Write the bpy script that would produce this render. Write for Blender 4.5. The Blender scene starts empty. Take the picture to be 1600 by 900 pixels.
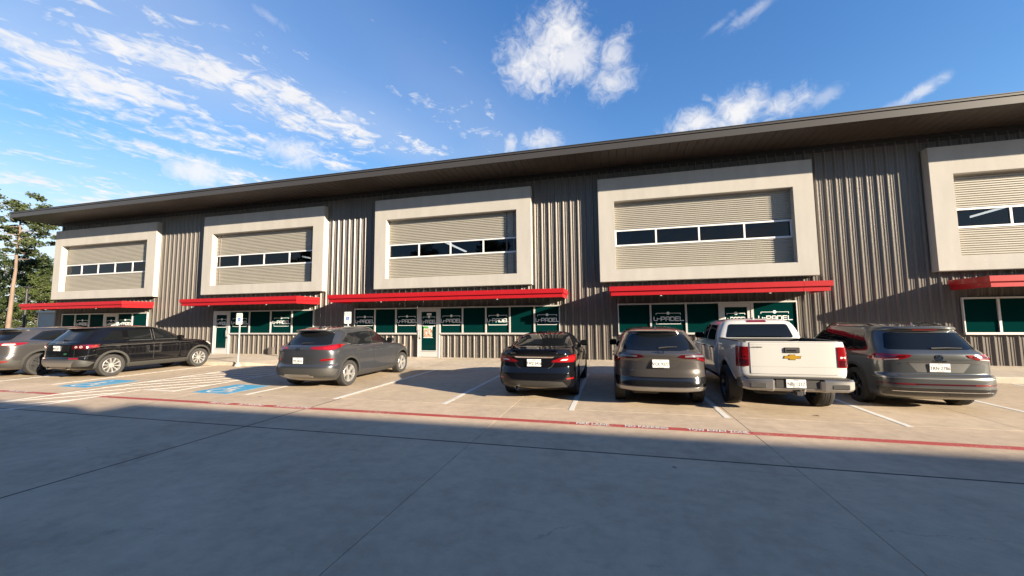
import bpy, bmesh, math, random
import numpy as np
from mathutils import Vector, Matrix, Euler
from mathutils.bvhtree import BVHTree
from mathutils.geometry import delaunay_2d_cdt
PI = math.pi
rnd = random.Random(7)
S = bpy.context.scene
COL = S.collection

# ------------------------------------------------------------------ camera
CAM_H = 1.75
yaw, pitch, roll = 0.2518, 0.0815, -0.0092
fw = Vector((-math.sin(yaw) * math.cos(pitch), math.cos(yaw) * math.cos(pitch), math.sin(pitch)))
rt = Vector((math.cos(yaw), math.sin(yaw), 0))
up = rt.cross(fw)
r2 = math.cos(roll) * rt + math.sin(roll) * up
u2 = -math.sin(roll) * rt + math.cos(roll) * up
cd = bpy.data.cameras.new('camera')
cd.sensor_width = 36
cd.lens = 608.95 / 1600 * 36
cd.clip_start = 0.05
cd.clip_end = 3000
cam = bpy.data.objects.new('camera', cd)
COL.objects.link(cam)
m3 = Matrix((r2, u2, -fw)).transposed()
cam.matrix_world = Matrix.Translation((0, 0, CAM_H)) @ m3.to_4x4()
S.camera = cam

# ------------------------------------------------------------------ light
SUN = Vector((2.5, -1.0, 0.736)).normalized()
SUN_EL = math.asin(SUN.z)
SUN_AZ = math.atan2(SUN.x, SUN.y)          # clockwise from +Y
sd = bpy.data.lights.new('sun', 'SUN')
sd.energy = 4.6
sd.angle = math.radians(0.53)
sd.color = (1.0, 0.86, 0.66)
sun = bpy.data.objects.new('sun', sd)
COL.objects.link(sun)
sun.location = (30, -20, 30)
sun.rotation_euler = (-SUN).to_track_quat('-Z', 'Y').to_euler()
S.view_settings.view_transform = 'Standard'
S.view_settings.look = 'None'
S.view_settings.gamma = 1.0
S.view_settings.exposure = 1.9
S.view_settings.use_curve_mapping = False

# ------------------------------------------------------------------ sky
W = bpy.data.worlds.new('World')
S.world = W
W.use_nodes = True
W.cycles.sampling_method = 'MANUAL'
W.cycles.sample_map_resolution = 512
S.cycles.max_bounces = 7
S.cycles.diffuse_bounces = 3
S.cycles.glossy_bounces = 3
S.cycles.transmission_bounces = 4
S.cycles.transparent_max_bounces = 8
NT = W.node_tree
NT.nodes.clear()

def px_dir(px, py):
    return (fw + (px - 800) / 608.95 * r2 - (py - 450) / 608.95 * u2).normalized()

def nd(tree, typ, **kw):
    n = tree.nodes.new(typ)
    for k, v in kw.items():
        if k == 'inp':
            for kk, vv in v.items():
                if hasattr(vv, 'is_linked') or isinstance(vv, bpy.types.NodeSocket):
                    tree.links.new(vv, n.inputs[kk])
                else:
                    n.inputs[kk].default_value = vv
        else:
            setattr(n, k, v)
    return n

def mth(tree, op, a, b=None, c=None, clamp=False):
    n = tree.nodes.new('ShaderNodeMath')
    n.operation = op
    n.use_clamp = clamp
    for i, v in enumerate((a, b, c)):
        if v is None:
            continue
        if isinstance(v, bpy.types.NodeSocket):
            tree.links.new(v, n.inputs[i])
        else:
            n.inputs[i].default_value = v
    return n.outputs[0]

def ramp(tree, v, lo, hi, a=0.0, b=1.0, kind='SMOOTHSTEP'):
    n = tree.nodes.new('ShaderNodeMapRange')
    n.interpolation_type = kind
    n.clamp = True
    tree.links.new(v, n.inputs[0])
    n.inputs[1].default_value = lo
    n.inputs[2].default_value = hi
    n.inputs[3].default_value = a
    n.inputs[4].default_value = b
    return n.outputs[0]

def build_world():
    t = NT
    out = t.nodes.new('ShaderNodeOutputWorld')
    bg = t.nodes.new('ShaderNodeBackground')
    bg.inputs[1].default_value = 0.076
    t.links.new(bg.outputs[0], out.inputs[0])
    sky = t.nodes.new('ShaderNodeTexSky')
    sky.sky_type = 'NISHITA'
    sky.sun_disc = False
    sky.sun_elevation = SUN_EL
    sky.sun_rotation = SUN_AZ
    sky.altitude = 50
    sky.air_density = 1.0
    sky.dust_density = 0.0
    sky.ozone_density = 3.0
    hs = t.nodes.new('ShaderNodeHueSaturation')
    hs.inputs['Saturation'].default_value = 1.21
    hs.inputs['Hue'].default_value = 0.514
    hs.inputs['Value'].default_value = 0.97
    t.links.new(sky.outputs[0], hs.inputs['Color'])
    # gentle shoulder so that the horizon does not burn out
    sc1 = nd(t, 'ShaderNodeVectorMath', operation='SCALE', inp={0: hs.outputs[0], 'Scale': 1.27})
    sc2 = nd(t, 'ShaderNodeVectorMath', operation='MULTIPLY_ADD', inp={0: hs.outputs[0], 1: (0.125, 0.125, 0.125), 2: (1, 1, 1)})
    SKYC = nd(t, 'ShaderNodeVectorMath', operation='DIVIDE', inp={0: sc1.outputs[0], 1: sc2.outputs[0]}).outputs[0]
    tc = t.nodes.new('ShaderNodeTexCoord')
    D = tc.outputs['Generated']
    sep = t.nodes.new('ShaderNodeSeparateXYZ')
    t.links.new(D, sep.inputs[0])
    zz = mth(t, 'MAXIMUM', mth(t, 'ADD', sep.outputs[2], 0.06), 0.02)
    u = mth(t, 'DIVIDE', sep.outputs[0], zz)
    v = mth(t, 'DIVIDE', sep.outputs[1], zz)
    # high streaky layer on a plane overhead; streak axis turned to the photo's drift
    a = math.radians(STREAK)
    ca, sa = math.cos(a), math.sin(a)
    s1 = mth(t, 'ADD', mth(t, 'MULTIPLY', u, ca), mth(t, 'MULTIPLY', v, sa))
    s2 = mth(t, 'SUBTRACT', mth(t, 'MULTIPLY', v, ca), mth(t, 'MULTIPLY', u, sa))
    def comb(x, y, z=0.0):
        c = t.nodes.new('ShaderNodeCombineXYZ')
        for i, q in enumerate((x, y, z)):
            if isinstance(q, bpy.types.NodeSocket):
                t.links.new(q, c.inputs[i])
            else:
                c.inputs[i].default_value = q
        return c.outputs[0]
    def noise(vec, scale, detail=8, rough=0.6, dist=0.0):
        n = t.nodes.new('ShaderNodeTexNoise')
        n.inputs['Scale'].default_value = scale
        n.inputs['Detail'].default_value = detail
        n.inputs['Roughness'].default_value = rough
        n.inputs['Distortion'].default_value = dist
        t.links.new(vec, n.inputs['Vector'])
        return n.outputs[0]
    st = comb(mth(t, 'MULTIPLY', s1, 0.50), s2, 3.7)
    n_big = noise(st, 0.9, 2, 0.5)
    n_str = noise(st, 3.3, 5, 0.66, 0.7)
    n_fin = noise(comb(mth(t, 'MULTIPLY', s1, 0.9), s2, 9.1), 14.0, 3, 0.62, 0.6)
    lay = mth(t, 'ADD', mth(t, 'MULTIPLY', n_str, 0.70), mth(t, 'MULTIPLY', n_fin, 0.30))
    lay = mth(t, 'ADD', lay, mth(t, 'MULTIPLY', mth(t, 'SUBTRACT', n_big, 0.5), 0.38))
    # bank on one side; the unseen one opposite is added to whiten the fill
    cov = mth(t, 'MAXIMUM', ramp(t, s2, 0.55, 1.75, 0.0, 1.0), ramp(t, s2, -2.2, -1.05, 1.0, 0.0))
    thr = mth(t, 'SUBTRACT', 0.70, mth(t, 'MULTIPLY', cov, 0.252))
    dens = mth(t, 'SUBTRACT', lay, thr)
    m_layer = mth(t, 'MULTIPLY', ramp(t, dens, 0.0, 0.17, 0.0, 0.95), ramp(t, n_fin, 0.30, 0.66, 0.62, 1.0))
    veil = mth(t, 'MULTIPLY', ramp(t, n_big, 0.35, 0.65, 0.0, 0.30), cov)
    low = mth(t, 'MULTIPLY', ramp(t, sep.outputs[2], 0.10, 0.36, 0.62, 0.0), mth(t, 'ADD', mth(t, 'MULTIPLY', n_str, 0.9), 0.2))
    veil = mth(t, 'MAXIMUM', veil, mth(t, 'MULTIPLY', low, cov))
    m_layer = mth(t, 'MAXIMUM', m_layer, veil)
    # separate puffs, each an ellipse on the sky broken up by noise
    n3 = noise(D, 10.0, 3, 0.6, 0.6)
    n4 = noise(D, 36.0, 4, 0.68, 1.0)
    brk = mth(t, 'ADD', mth(t, 'MULTIPLY', mth(t, 'SUBTRACT', n3, 0.5), 2.4), mth(t, 'MULTIPLY', mth(t, 'SUBTRACT', n4, 0.5), 2.3))
    mask = None
    for (px, py, rx, ry, rot, amp) in PUFFS:
        c = px_dir(px, py)
        ax = (px_dir(px + math.cos(rot) * 20, py + math.sin(rot) * 20) - c)
        ay = (px_dir(px - math.sin(rot) * 20, py + math.cos(rot) * 20) - c)
        ex, ey = ax / ax.length, ay / ay.length
        wx, wy = rx / 20 * ax.length, ry / 20 * ay.length
        sub = t.nodes.new('ShaderNodeVectorMath')
        sub.operation = 'SUBTRACT'
        t.links.new(D, sub.inputs[0])
        sub.inputs[1].default_value = c
        qs = []
        for e, w_ in ((ex, wx), (ey, wy), (c, 0.6)):
            d = t.nodes.new('ShaderNodeVectorMath')
            d.operation = 'DOT_PRODUCT'
            t.links.new(sub.outputs[0], d.inputs[0])
            d.inputs[1].default_value = e / w_
            qs.append(mth(t, 'MULTIPLY', d.outputs['Value'], d.outputs['Value']))
        r_ = mth(t, 'SQRT', mth(t, 'ADD', mth(t, 'ADD', qs[0], qs[1]), qs[2]))
        f = mth(t, 'SUBTRACT', 1.0, r_)
        f = mth(t, 'ADD', f, mth(t, 'MULTIPLY', brk, 0.58))
        f = ramp(t, f, -0.10, 1.05, 0.0, amp)
        f = mth(t, 'MULTIPLY', f, ramp(t, r_, 1.1, 1.8, 1.0, 0.0))
        mask = f if mask is None else mth(t, 'MAXIMUM', mask, f)
    tot = mth(t, 'MAXIMUM', m_layer, mask)
    shade = ramp(t, n3, 0.35, 0.7, 0.80, 1.0)
    cc = t.nodes.new('ShaderNodeMix')
    cc.data_type = 'RGBA'
    t.links.new(shade, cc.inputs[0])
    cc.inputs[6].default_value = (2.3, 2.5, 2.9, 1)
    cc.inputs[7].default_value = (3.5, 3.45, 3.45, 1)
    mx = t.nodes.new('ShaderNodeMix')
    mx.data_type = 'RGBA'
    t.links.new(tot, mx.inputs[0])
    t.links.new(SKYC, mx.inputs[6])
    t.links.new(cc.outputs[2], mx.inputs[7])
    t.links.new(mx.outputs[2], bg.inputs[0])

STREAK = 68.0
PUFFS = [(838, 88, 66, 76, 0.0, 0.95), (876, 45, 50, 56, 0.2, 0.95), (895, 90, 60, 56, 0.0, 0.8), (955, 128, 48, 38, -0.2, 0.85), (960, 90, 32, 52, 0.2, 0.75),
         (1085, 192, 52, 34, 0.0, 0.95), (1150, 178, 70, 36, -0.1, 0.95), (1225, 165, 60, 28, -0.25, 0.8), (1290, 150, 44, 14, -0.4, 0.35),
         (850, 220, 34, 24, 0, 0.85), (798, 222, 14, 20, 0, 0.7), (1432, 148, 56, 14, -0.75, 0.65), (1395, 168, 40, 12, -0.3, 0.4), (1180, 16, 80, 14, -0.45, 0.38), (1120, 42, 40, 8, -0.5, 0.25), (420, 26, 50, 12, 0.4, 0.3), (545, 184, 30, 10, 0.2, 0.5),
         (455, 236, 66, 30, 0.1, 0.85), (302, 266, 60, 28, 0.0, 0.85)]
build_world()

# ------------------------------------------------------------------ materials
MATS = {}
def mat(name, col, rough=0.5, metal=0.0, coat=0.0, spec=0.5, var=0.0, vscale=3.0, bump=0.0, bscale=60.0, coords='Object', emit=None, estr=0.0, stretch=None, rvar=0.0, ior=1.5, ccol=None):
    if name in MATS:
        return MATS[name]
    m = bpy.data.materials.new(name)
    m.use_nodes = True
    t = m.node_tree
    b = t.nodes['Principled BSDF']
    b.inputs['Base Color'].default_value = (*col, 1)
    b.inputs['Roughness'].default_value = rough
    b.inputs['Metallic'].default_value = metal
    b.inputs['Coat Weight'].default_value = coat
    b.inputs['Coat Roughness'].default_value = 0.03
    b.inputs['Specular IOR Level'].default_value = spec
    b.inputs['IOR'].default_value = ior
    if emit:
        b.inputs['Emission Color'].default_value = (*emit, 1)
        b.inputs['Emission Strength'].default_value = estr
    if var > 0 or bump > 0 or rvar > 0:
        tc = t.nodes.new('ShaderNodeTexCoord')
        vec = tc.outputs['Object']
        if coords == 'World':
            vec = t.nodes.new('ShaderNodeNewGeometry').outputs['Position']
        if stretch:
            mp = t.nodes.new('ShaderNodeMapping')
            mp.inputs['Scale'].default_value = stretch
            t.links.new(vec, mp.inputs[0])
            vec = mp.outputs[0]
        if var > 0:
            n = nd(t, 'ShaderNodeTexNoise', inp={'Vector': vec, 'Scale': vscale, 'Detail': 6.0, 'Roughness': 0.6})
            f = ramp(t, n.outputs[0], 0.28, 0.72, 1 - var, 1 + var, 'LINEAR')
            mx = t.nodes.new('ShaderNodeVectorMath')
            mx.operation = 'SCALE'
            mx.inputs[0].default_value = col
            t.links.new(f, mx.inputs['Scale'])
            t.links.new(mx.outputs[0], b.inputs['Base Color'])
        if rvar > 0:
            n = nd(t, 'ShaderNodeTexNoise', inp={'Vector': vec, 'Scale': vscale * 0.7, 'Detail': 4.0})
            t.links.new(ramp(t, n.outputs[0], 0.3, 0.7, max(rough - rvar, 0.02), rough + rvar, 'LINEAR'), b.inputs['Roughness'])
        if bump > 0:
            n = nd(t, 'ShaderNodeTexNoise', inp={'Vector': vec, 'Scale': bscale, 'Detail': 4.0})
            bp = t.nodes.new('ShaderNodeBump')
            bp.inputs['Strength'].default_value = bump
            bp.inputs['Distance'].default_value = 0.01
            t.links.new(n.outputs[0], bp.inputs['Height'])
            t.links.new(bp.outputs[0], b.inputs['Normal'])
    MATS[name] = m
    return m

# ------------------------------------------------------------------ mesh helpers
def tag(o, label=None, cat=None, group=None, kind=None):
    if label: o['label'] = label
    if cat: o['category'] = cat
    if group: o['group'] = group
    if kind: o['kind'] = kind
    return o

def link(o, parent=None):
    COL.objects.link(o)
    if parent is not None:
        o.parent = parent
    return o

def empty(name, loc=(0, 0, 0), rz=0.0, parent=None):
    o = bpy.data.objects.new(name, None)
    o.empty_display_size = 0.2
    o.location = loc
    o.rotation_euler = (0, 0, rz)
    return link(o, parent)

class MB:
    def __init__(self):
        self.v, self.f, self.mi = [], [], []
    def add(self, verts, faces, mi=0):
        n = len(self.v)
        self.v += [tuple(p) for p in verts]
        self.f += [tuple(i + n for i in f) for f in faces]
        self.mi += [mi] * len(faces)
        return self
    def box(self, x0, x1, y0, y1, z0, z1, mi=0):
        v = [(x0, y0, z0), (x1, y0, z0), (x1, y1, z0), (x0, y1, z0), (x0, y0, z1), (x1, y0, z1), (x1, y1, z1), (x0, y1, z1)]
        return self.add(v, [(0, 3, 2, 1), (4, 5, 6, 7), (0, 1, 5, 4), (1, 2, 6, 5), (2, 3, 7, 6), (3, 0, 4, 7)], mi)
    def cbox(self, x0, x1, y0, y1, z0, z1, b=0.01, mi=0):
        # box with chamfered vertical and horizontal edges (24 vertices)
        c = ((x0 + x1) / 2, (y0 + y1) / 2, (z0 + z1) / 2)
        h = ((x1 - x0) / 2, (y1 - y0) / 2, (z1 - z0) / 2)
        b = min(b, min(h) * 0.9)
        V, idx = [], {}
        for sx in (-1, 1):
            for sy in (-1, 1):
                for sz in (-1, 1):
                    for ax in range(3):
                        p = [c[0] + sx * (h[0] - (0 if ax == 0 else b)), c[1] + sy * (h[1] - (0 if ax == 1 else b)), c[2] + sz * (h[2] - (0 if ax == 2 else b))]
                        idx[(sx, sy, sz, ax)] = len(V)
                        V.append(p)
        F = []
        for ax in range(3):
            for s in (-1, 1):
                q = []
                for (a, bb) in ((-1, -1), (1, -1), (1, 1), (-1, 1)):
                    k = [0, 0, 0]
                    k[ax] = s
                    k[(ax + 1) % 3] = a
                    k[(ax + 2) % 3] = bb
                    q.append(idx[(k[0], k[1], k[2], ax)])
                F.append(q if s > 0 else q[::-1])
        for ax in range(3):
            o1, o2 = (ax + 1) % 3, (ax + 2) % 3
            for a in (-1, 1):
                for bb in (-1, 1):
                    k0 = [0, 0, 0]; k0[ax] = -1; k0[o1] = a; k0[o2] = bb
                    k1 = list(k0); k1[ax] = 1
                    F.append([idx[(*k0, o1)], idx[(*k1, o1)], idx[(*k1, o2)], idx[(*k0, o2)]])
        for sx in (-1, 1):
            for sy in (-1, 1):
                for sz in (-1, 1):
                    F.append([idx[(sx, sy, sz, 0)], idx[(sx, sy, sz, 1)], idx[(sx, sy, sz, 2)]])
        return self.add(V, F, mi)
    def prism(self, poly, axis, a, b, mi=0):
        # extrude a 2D polygon along an axis ('x','y','z'); poly gives the other two coords in order
        n = len(poly)
        def P(p, t):
            if axis == 'x': return (t, p[0], p[1])
            if axis == 'y': return (p[0], t, p[1])
            return (p[0], p[1], t)
        V = [P(p, a) for p in poly] + [P(p, b) for p in poly]
        F = [tuple(range(n))[::-1], tuple(range(n, 2 * n))] + [(i, (i + 1) % n, n + (i + 1) % n, n + i) for i in range(n)]
        return self.add(V, F, mi)
    def tube(self, pts, r, n=8, mi=0, cap=True):
        pts = [Vector(p) for p in pts]
        rs = r if isinstance(r, (list, tuple)) else [r] * len(pts)
        base = len(self.v)
        prev = None
        V = []
        for i, p in enumerate(pts):
            d = (pts[min(i + 1, len(pts) - 1)] - pts[max(i - 1, 0)]).normalized()
            if prev is None:
                a = Vector((0, 0, 1)) if abs(d.z) < 0.9 else Vector((1, 0, 0))
                e1 = d.cross(a).normalized()
            else:
                e1 = (prev - d * prev.dot(d)).normalized()
            prev = e1
            e2 = d.cross(e1)
            for k in range(n):
                t = 2 * PI * k / n
                V.append(p + (e1 * math.cos(t) + e2 * math.sin(t)) * rs[i])
        F = []
        for i in range(len(pts) - 1):
            for k in range(n):
                F.append((i * n + k, i * n + (k + 1) % n, (i + 1) * n + (k + 1) % n, (i + 1) * n + k))
        if cap:
            F.append(tuple(range(n))[::-1])
            F.append(tuple(range((len(pts) - 1) * n, len(pts) * n)))
        return self.add(V, F, mi)
    def lathe(self, prof, axis='x', n=32, c=(0, 0, 0), mi=0, closed=False):
        # prof: list of (along, radius)
        V = []
        for (a, r) in prof:
            for k in range(n):
                t = 2 * PI * k / n
                q, w = r * math.cos(t), r * math.sin(t)
                p = (a, q, w) if axis == 'x' else ((q, a, w) if axis == 'y' else (q, w, a))
                V.append((p[0] + c[0], p[1] + c[1], p[2] + c[2]))
        F = []
        m = len(prof)
        for i in range(m if closed else m - 1):
            j = (i + 1) % m
            for k in range(n):
                F.append((i * n + k, i * n + (k + 1) % n, j * n + (k + 1) % n, j * n + k))
        if not closed:
            if prof[0][1] > 1e-4: F.append(tuple(range(n))[::-1])
            if prof[-1][1] > 1e-4: F.append(tuple(range((m - 1) * n, m * n)))
        return self.add(V, F, mi)
    def mesh(self, name, mats, smooth=None, fix=True):
        me = bpy.data.meshes.new(name)
        me.from_pydata(self.v, [], self.f)
        for m in (mats if isinstance(mats, (list, tuple)) else [mats]):
            me.materials.append(m)
        if any(self.mi):
            me.polygons.foreach_set('material_index', self.mi)
        if fix:
            bm = bmesh.new()
            bm.from_mesh(me)
            bmesh.ops.recalc_face_normals(bm, faces=bm.faces)
            bm.to_mesh(me)
            bm.free()
        if smooth:
            me.shade_smooth()
            me.set_sharp_from_angle(angle=math.radians(smooth))
        me.update()
        return me
    def build(self, name, mats, parent=None, smooth=None, loc=None, fix=True):
        o = bpy.data.objects.new(name, self.mesh(name, mats, smooth, fix))
        if loc: o.location = loc
        return link(o, parent)

def obj_from(name, me, parent=None, loc=(0, 0, 0), rot=(0, 0, 0)):
    o = bpy.data.objects.new(name, me)
    o.location = loc
    o.rotation_euler = rot
    return link(o, parent)

def text_mesh(s, size, depth=0.0, align='CENTER', sx=1.0, bold=0.0, space=1.0):
    cu = bpy.data.curves.new('lettering', 'FONT')
    cu.body = s
    cu.size = size
    cu.extrude = depth
    cu.offset = bold
    cu.align_x = align
    cu.align_y = 'CENTER'
    cu.space_character = space
    cu.resolution_u = 2
    o = bpy.data.objects.new('lettering', cu)
    COL.objects.link(o)
    dg = bpy.context.evaluated_depsgraph_get()
    dg.update()
    me = bpy.data.meshes.new_from_object(o.evaluated_get(dg))
    bpy.data.objects.remove(o)
    bpy.data.curves.remove(cu)
    if sx != 1.0:
        for v in me.vertices:
            v.co.x *= sx
    return me

def text_obj(name, s, size, m, parent=None, loc=(0, 0, 0), rot=(PI / 2, 0, 0), depth=0.002, **kw):
    me = text_mesh(s, size, depth, **kw)
    me.materials.clear()
    me.materials.append(m)
    me.name = name
    return obj_from(name, me, parent, loc, rot)

def copy_tree(o, parent=None):
    c = o.copy()
    COL.objects.link(c)
    c.parent = parent
    for ch in list(o.children):
        copy_tree(ch, c)
    return c

# ------------------------------------------------------------------ ground
def concrete(name, col, dark=0.06):
    m = bpy.data.materials.new(name)
    m.use_nodes = True
    t = m.node_tree
    b = t.nodes['Principled BSDF']
    b.inputs['Roughness'].default_value = 0.82
    b.inputs['Specular IOR Level'].default_value = 0.35
    pos = t.nodes.new('ShaderNodeNewGeometry').outputs['Position']
    oi = t.nodes.new('ShaderNodeObjectInfo')
    n1 = nd(t, 'ShaderNodeTexNoise', inp={'Vector': pos, 'Scale': 0.55, 'Detail': 5.0, 'Roughness': 0.65, 'Distortion': 0.4})
    n2 = nd(t, 'ShaderNodeTexNoise', inp={'Vector': pos, 'Scale': 4.5, 'Detail': 8.0, 'Roughness': 0.7})
    n3 = nd(t, 'ShaderNodeTexNoise', inp={'Vector': pos, 'Scale': 140.0, 'Detail': 3.0})
    mp = t.nodes.new('ShaderNodeMapping')
    mp.inputs['Scale'].default_value = (0.9, 3.2, 1)
    t.links.new(pos, mp.inputs[0])
    n4 = nd(t, 'ShaderNodeTexNoise', inp={'Vector': mp.outputs[0], 'Scale': 1.6, 'Detail': 7.0, 'Roughness': 0.7, 'Distortion': 0.8})
    # scattered small dark spots (gum, oil)
    vo = nd(t, 'ShaderNodeTexVoronoi', inp={'Vector': pos, 'Scale': 1.15, 'Randomness': 1.0})
    vo2 = nd(t, 'ShaderNodeTexNoise', inp={'Vector': pos, 'Scale': 30.0, 'Detail': 3.0})
    sp = ramp(t, mth(t, 'ADD', vo.outputs['Distance'], mth(t, 'MULTIPLY', mth(t, 'SUBTRACT', vo2.outputs[0], 0.5), 0.06)), 0.034, 0.056, 1.0, 0.0)
    sp = mth(t, 'MULTIPLY', sp, ramp(t, vo.outputs['Color'], 0.40, 0.70, 0.0, 0.60))
    # larger faint stains, hairline cracks and drag marks
    vb = nd(t, 'ShaderNodeTexVoronoi', inp={'Vector': pos, 'Scale': 0.42, 'Randomness': 1.0})
    bl = ramp(t, mth(t, 'ADD', vb.outputs['Distance'], mth(t, 'MULTIPLY', mth(t, 'SUBTRACT', n2.outputs[0], 0.5), 0.5)), 0.08, 0.34, 1.0, 0.0)
    bl = mth(t, 'MULTIPLY', bl, ramp(t, vb.outputs['Color'], 0.25, 0.8, 0.0, 0.45))
    wv = nd(t, 'ShaderNodeVectorMath', operation='ADD', inp={0: pos})
    t.links.new(nd(t, 'ShaderNodeVectorMath', operation='SCALE', inp={0: n2.outputs['Color'], 'Scale': 0.22}).outputs[0], wv.inputs[1])
    vc = nd(t, 'ShaderNodeTexVoronoi', feature='DISTANCE_TO_EDGE', inp={'Vector': wv.outputs[0], 'Scale': 0.17})
    ck = mth(t, 'MULTIPLY', ramp(t, vc.outputs['Distance'], 0.0, 0.0016, 1.0, 0.0), ramp(t, n1.outputs[0], 0.5, 0.62, 0.0, 0.35))
    sp = mth(t, 'MAXIMUM', mth(t, 'MAXIMUM', sp, bl), ck)
    f = mth(t, 'ADD', mth(t, 'MULTIPLY', mth(t, 'SUBTRACT', n1.outputs[0], 0.5), 0.75), mth(t, 'MULTIPLY', mth(t, 'SUBTRACT', n2.outputs[0], 0.5), 0.68))
    f = mth(t, 'ADD', f, mth(t, 'MULTIPLY', mth(t, 'SUBTRACT', n3.outputs[0], 0.5), 0.55))
    f = mth(t, 'ADD', f, mth(t, 'MULTIPLY', mth(t, 'SUBTRACT', oi.outputs['Random'], 0.5), 0.13))
    f = mth(t, 'SUBTRACT', f, mth(t, 'MULTIPLY', ramp(t, n4.outputs[0], 0.56, 0.74), 0.16))
    f = mth(t, 'ADD', f, 1.0)
    f = mth(t, 'MULTIPLY', f, mth(t, 'SUBTRACT', 1.0, sp))
    sc = t.nodes.new('ShaderNodeVectorMath')
    sc.operation = 'SCALE'
    sc.inputs[0].default_value = col
    t.links.new(f, sc.inputs['Scale'])
    t.links.new(sc.outputs[0], b.inputs['Base Color'])
    bp = t.nodes.new('ShaderNodeBump')
    bp.inputs['Strength'].default_value = 0.25
    bp.inputs['Distance'].default_value = 0.004
    t.links.new(mth(t, 'ADD', n3.outputs[0], n2.outputs[0]), bp.inputs['Height'])
    t.links.new(bp.outputs[0], b.inputs['Normal'])
    MATS[name] = m
    return m

M_drive = concrete('drive_concrete', (0.455, 0.355, 0.255))
M_park = concrete('parking_concrete', (0.43, 0.34, 0.24))
M_walk = concrete('sidewalk_concrete', (0.46, 0.39, 0.305))
M_seal = mat('joint_sealant', (0.035, 0.032, 0.03), 0.8)
M_grass = mat('grass_ground', (0.055, 0.085, 0.025), 0.95, var=0.4, vscale=1.5, coords='World', bump=0.6, bscale=25)

def paint(name, col, wear=0.42):
    m = mat(name, col, 0.75, var=0.10, vscale=14, coords='World')
    t = m.node_tree
    b = t.nodes['Principled BSDF']
    pos = t.nodes.new('ShaderNodeNewGeometry').outputs['Position']
    n = nd(t, 'ShaderNodeTexNoise', inp={'Vector': pos, 'Scale': 26.0, 'Detail': 8.0, 'Roughness': 0.75})
    n2 = nd(t, 'ShaderNodeTexNoise', inp={'Vector': pos, 'Scale': 1.3, 'Detail': 3.0})
    q = mth(t, 'ADD', n.outputs[0], mth(t, 'MULTIPLY', mth(t, 'SUBTRACT', n2.outputs[0], 0.5), 0.45))
    f = ramp(t, q, wear - 0.05, wear + 0.05)
    src = b.inputs['Base Color'].links[0].from_socket
    mx = t.nodes.new('ShaderNodeMix')
    mx.data_type = 'RGBA'
    t.links.new(f, mx.inputs[0])
    mx.inputs[6].default_value = (0.40, 0.355, 0.29, 1)
    t.links.new(src, mx.inputs[7])
    t.links.new(mx.outputs[2], b.inputs['Base Color'])
    return m

M_white = paint('white_road_paint', (0.62, 0.60, 0.55), 0.40)
M_red = paint('red_road_paint', (0.33, 0.045, 0.04), 0.39)
M_blue = paint('blue_road_paint', (0.04, 0.28, 0.47), 0.38)

g = MB().box(-900, 900, -900, 900, -0.6, -0.06).build('ground', M_grass)
tag(g, kind='structure')
lot = MB().box(-62.7, 60.8, -60.0, 16.4, -0.055, -0.028).build('parking_lot', M_seal)
tag(lot, kind='structure')
XJ = [-6.05 + 4.03 * k for k in range(-14, 17)]
YJ = [-29.8, -12.5, -6.6, -0.6, 5.405, 7.80, 13.02]
slab_cache = {}
for j in range(len(YJ) - 1):
    for i in range(len(XJ) - 1):
        gx = 0.011 if i == 14 else 0.005
        w, d = XJ[i + 1] - XJ[i], YJ[j + 1] - YJ[j]
        key = (j,)
        gap = 0.006
        if key not in slab_cache:
            slab_cache[key] = MB().cbox(0.0025, w - 0.0025, 0.006 if j != 4 else 0.012, d - (0.012 if j == 3 else 0.004), -0.027, 0.0, 0.004).mesh('slab', M_park if j == 5 else M_drive)
        obj_from('slab', slab_cache[key], lot, (XJ[i], YJ[j], 0))
# sealant bead in the wide expansion joints
e = MB().box(-62, 60, 5.392, 5.420, -0.026, 0.0015)
e.build('expansion_joint', M_seal, lot)
MB().box(-6.064, -6.038, -29, 7.79, -0.026, 0.0015).build('expansion_joint', M_seal, lot)

# raised sidewalk on both sides of a flush ramped apron in front of the doors
def walk(name, x0, x1, yf, h0, h1):
    m = MB()
    prof = [(yf, -0.05), (yf, h0 - 0.02), (yf + 0.02, h0), (yf + 0.16, h0 + 0.001), (16.38, h1), (16.38, -0.05)]
    m.prism(prof, 'x', x0, x1)
    o = m.build(name, M_walk)
    tag(o, kind='structure')
    return o
walk('sidewalk_left', -60.0, -14.42, 12.72, 0.135, 0.15)
def flare(x0, p0, x1, p1):
    V = [(x0, y, z) for y, z in p0] + [(x1, y, z) for y, z in p1]
    n = len(p0)
    F = [tuple(range(n)), tuple(range(n, 2 * n))] + [(i, (i + 1) % n, n + (i + 1) % n, n + i) for i in range(n)]
    o = MB().add(V, F).build('kerb_flare', M_walk)
    tag(o, kind='structure')
HI = lambda yf: [(yf, -0.05), (yf, 0.115), (yf + 0.02, 0.135), (16.38, 0.15), (16.38, -0.05)]
LO = [(13.03, -0.05), (13.03, -0.0005), (13.05, 0.0015), (16.38, 0.15), (16.38, -0.05)]
flare(-14.415, HI(12.72), -12.85, LO)
flare(8.05, LO, 9.625, HI(13.25))
xs = -12.845
wk = empty('sidewalk_apron')
tag(wk, kind='structure')
k = 0
while xs < 7.9:
    x2 = min(xs + 1.99, 8.045)
    m = MB()
    m.prism([(13.03, -0.05), (13.03, 0.0005), (16.38, 0.15), (16.38, -0.05)], 'x', xs + 0.004, x2 - 0.004)
    m.build('slab', M_walk, wk)
    xs = x2
walk('sidewalk_right', 9.63, 60.0, 13.25, 0.135, 0.15)

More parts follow.
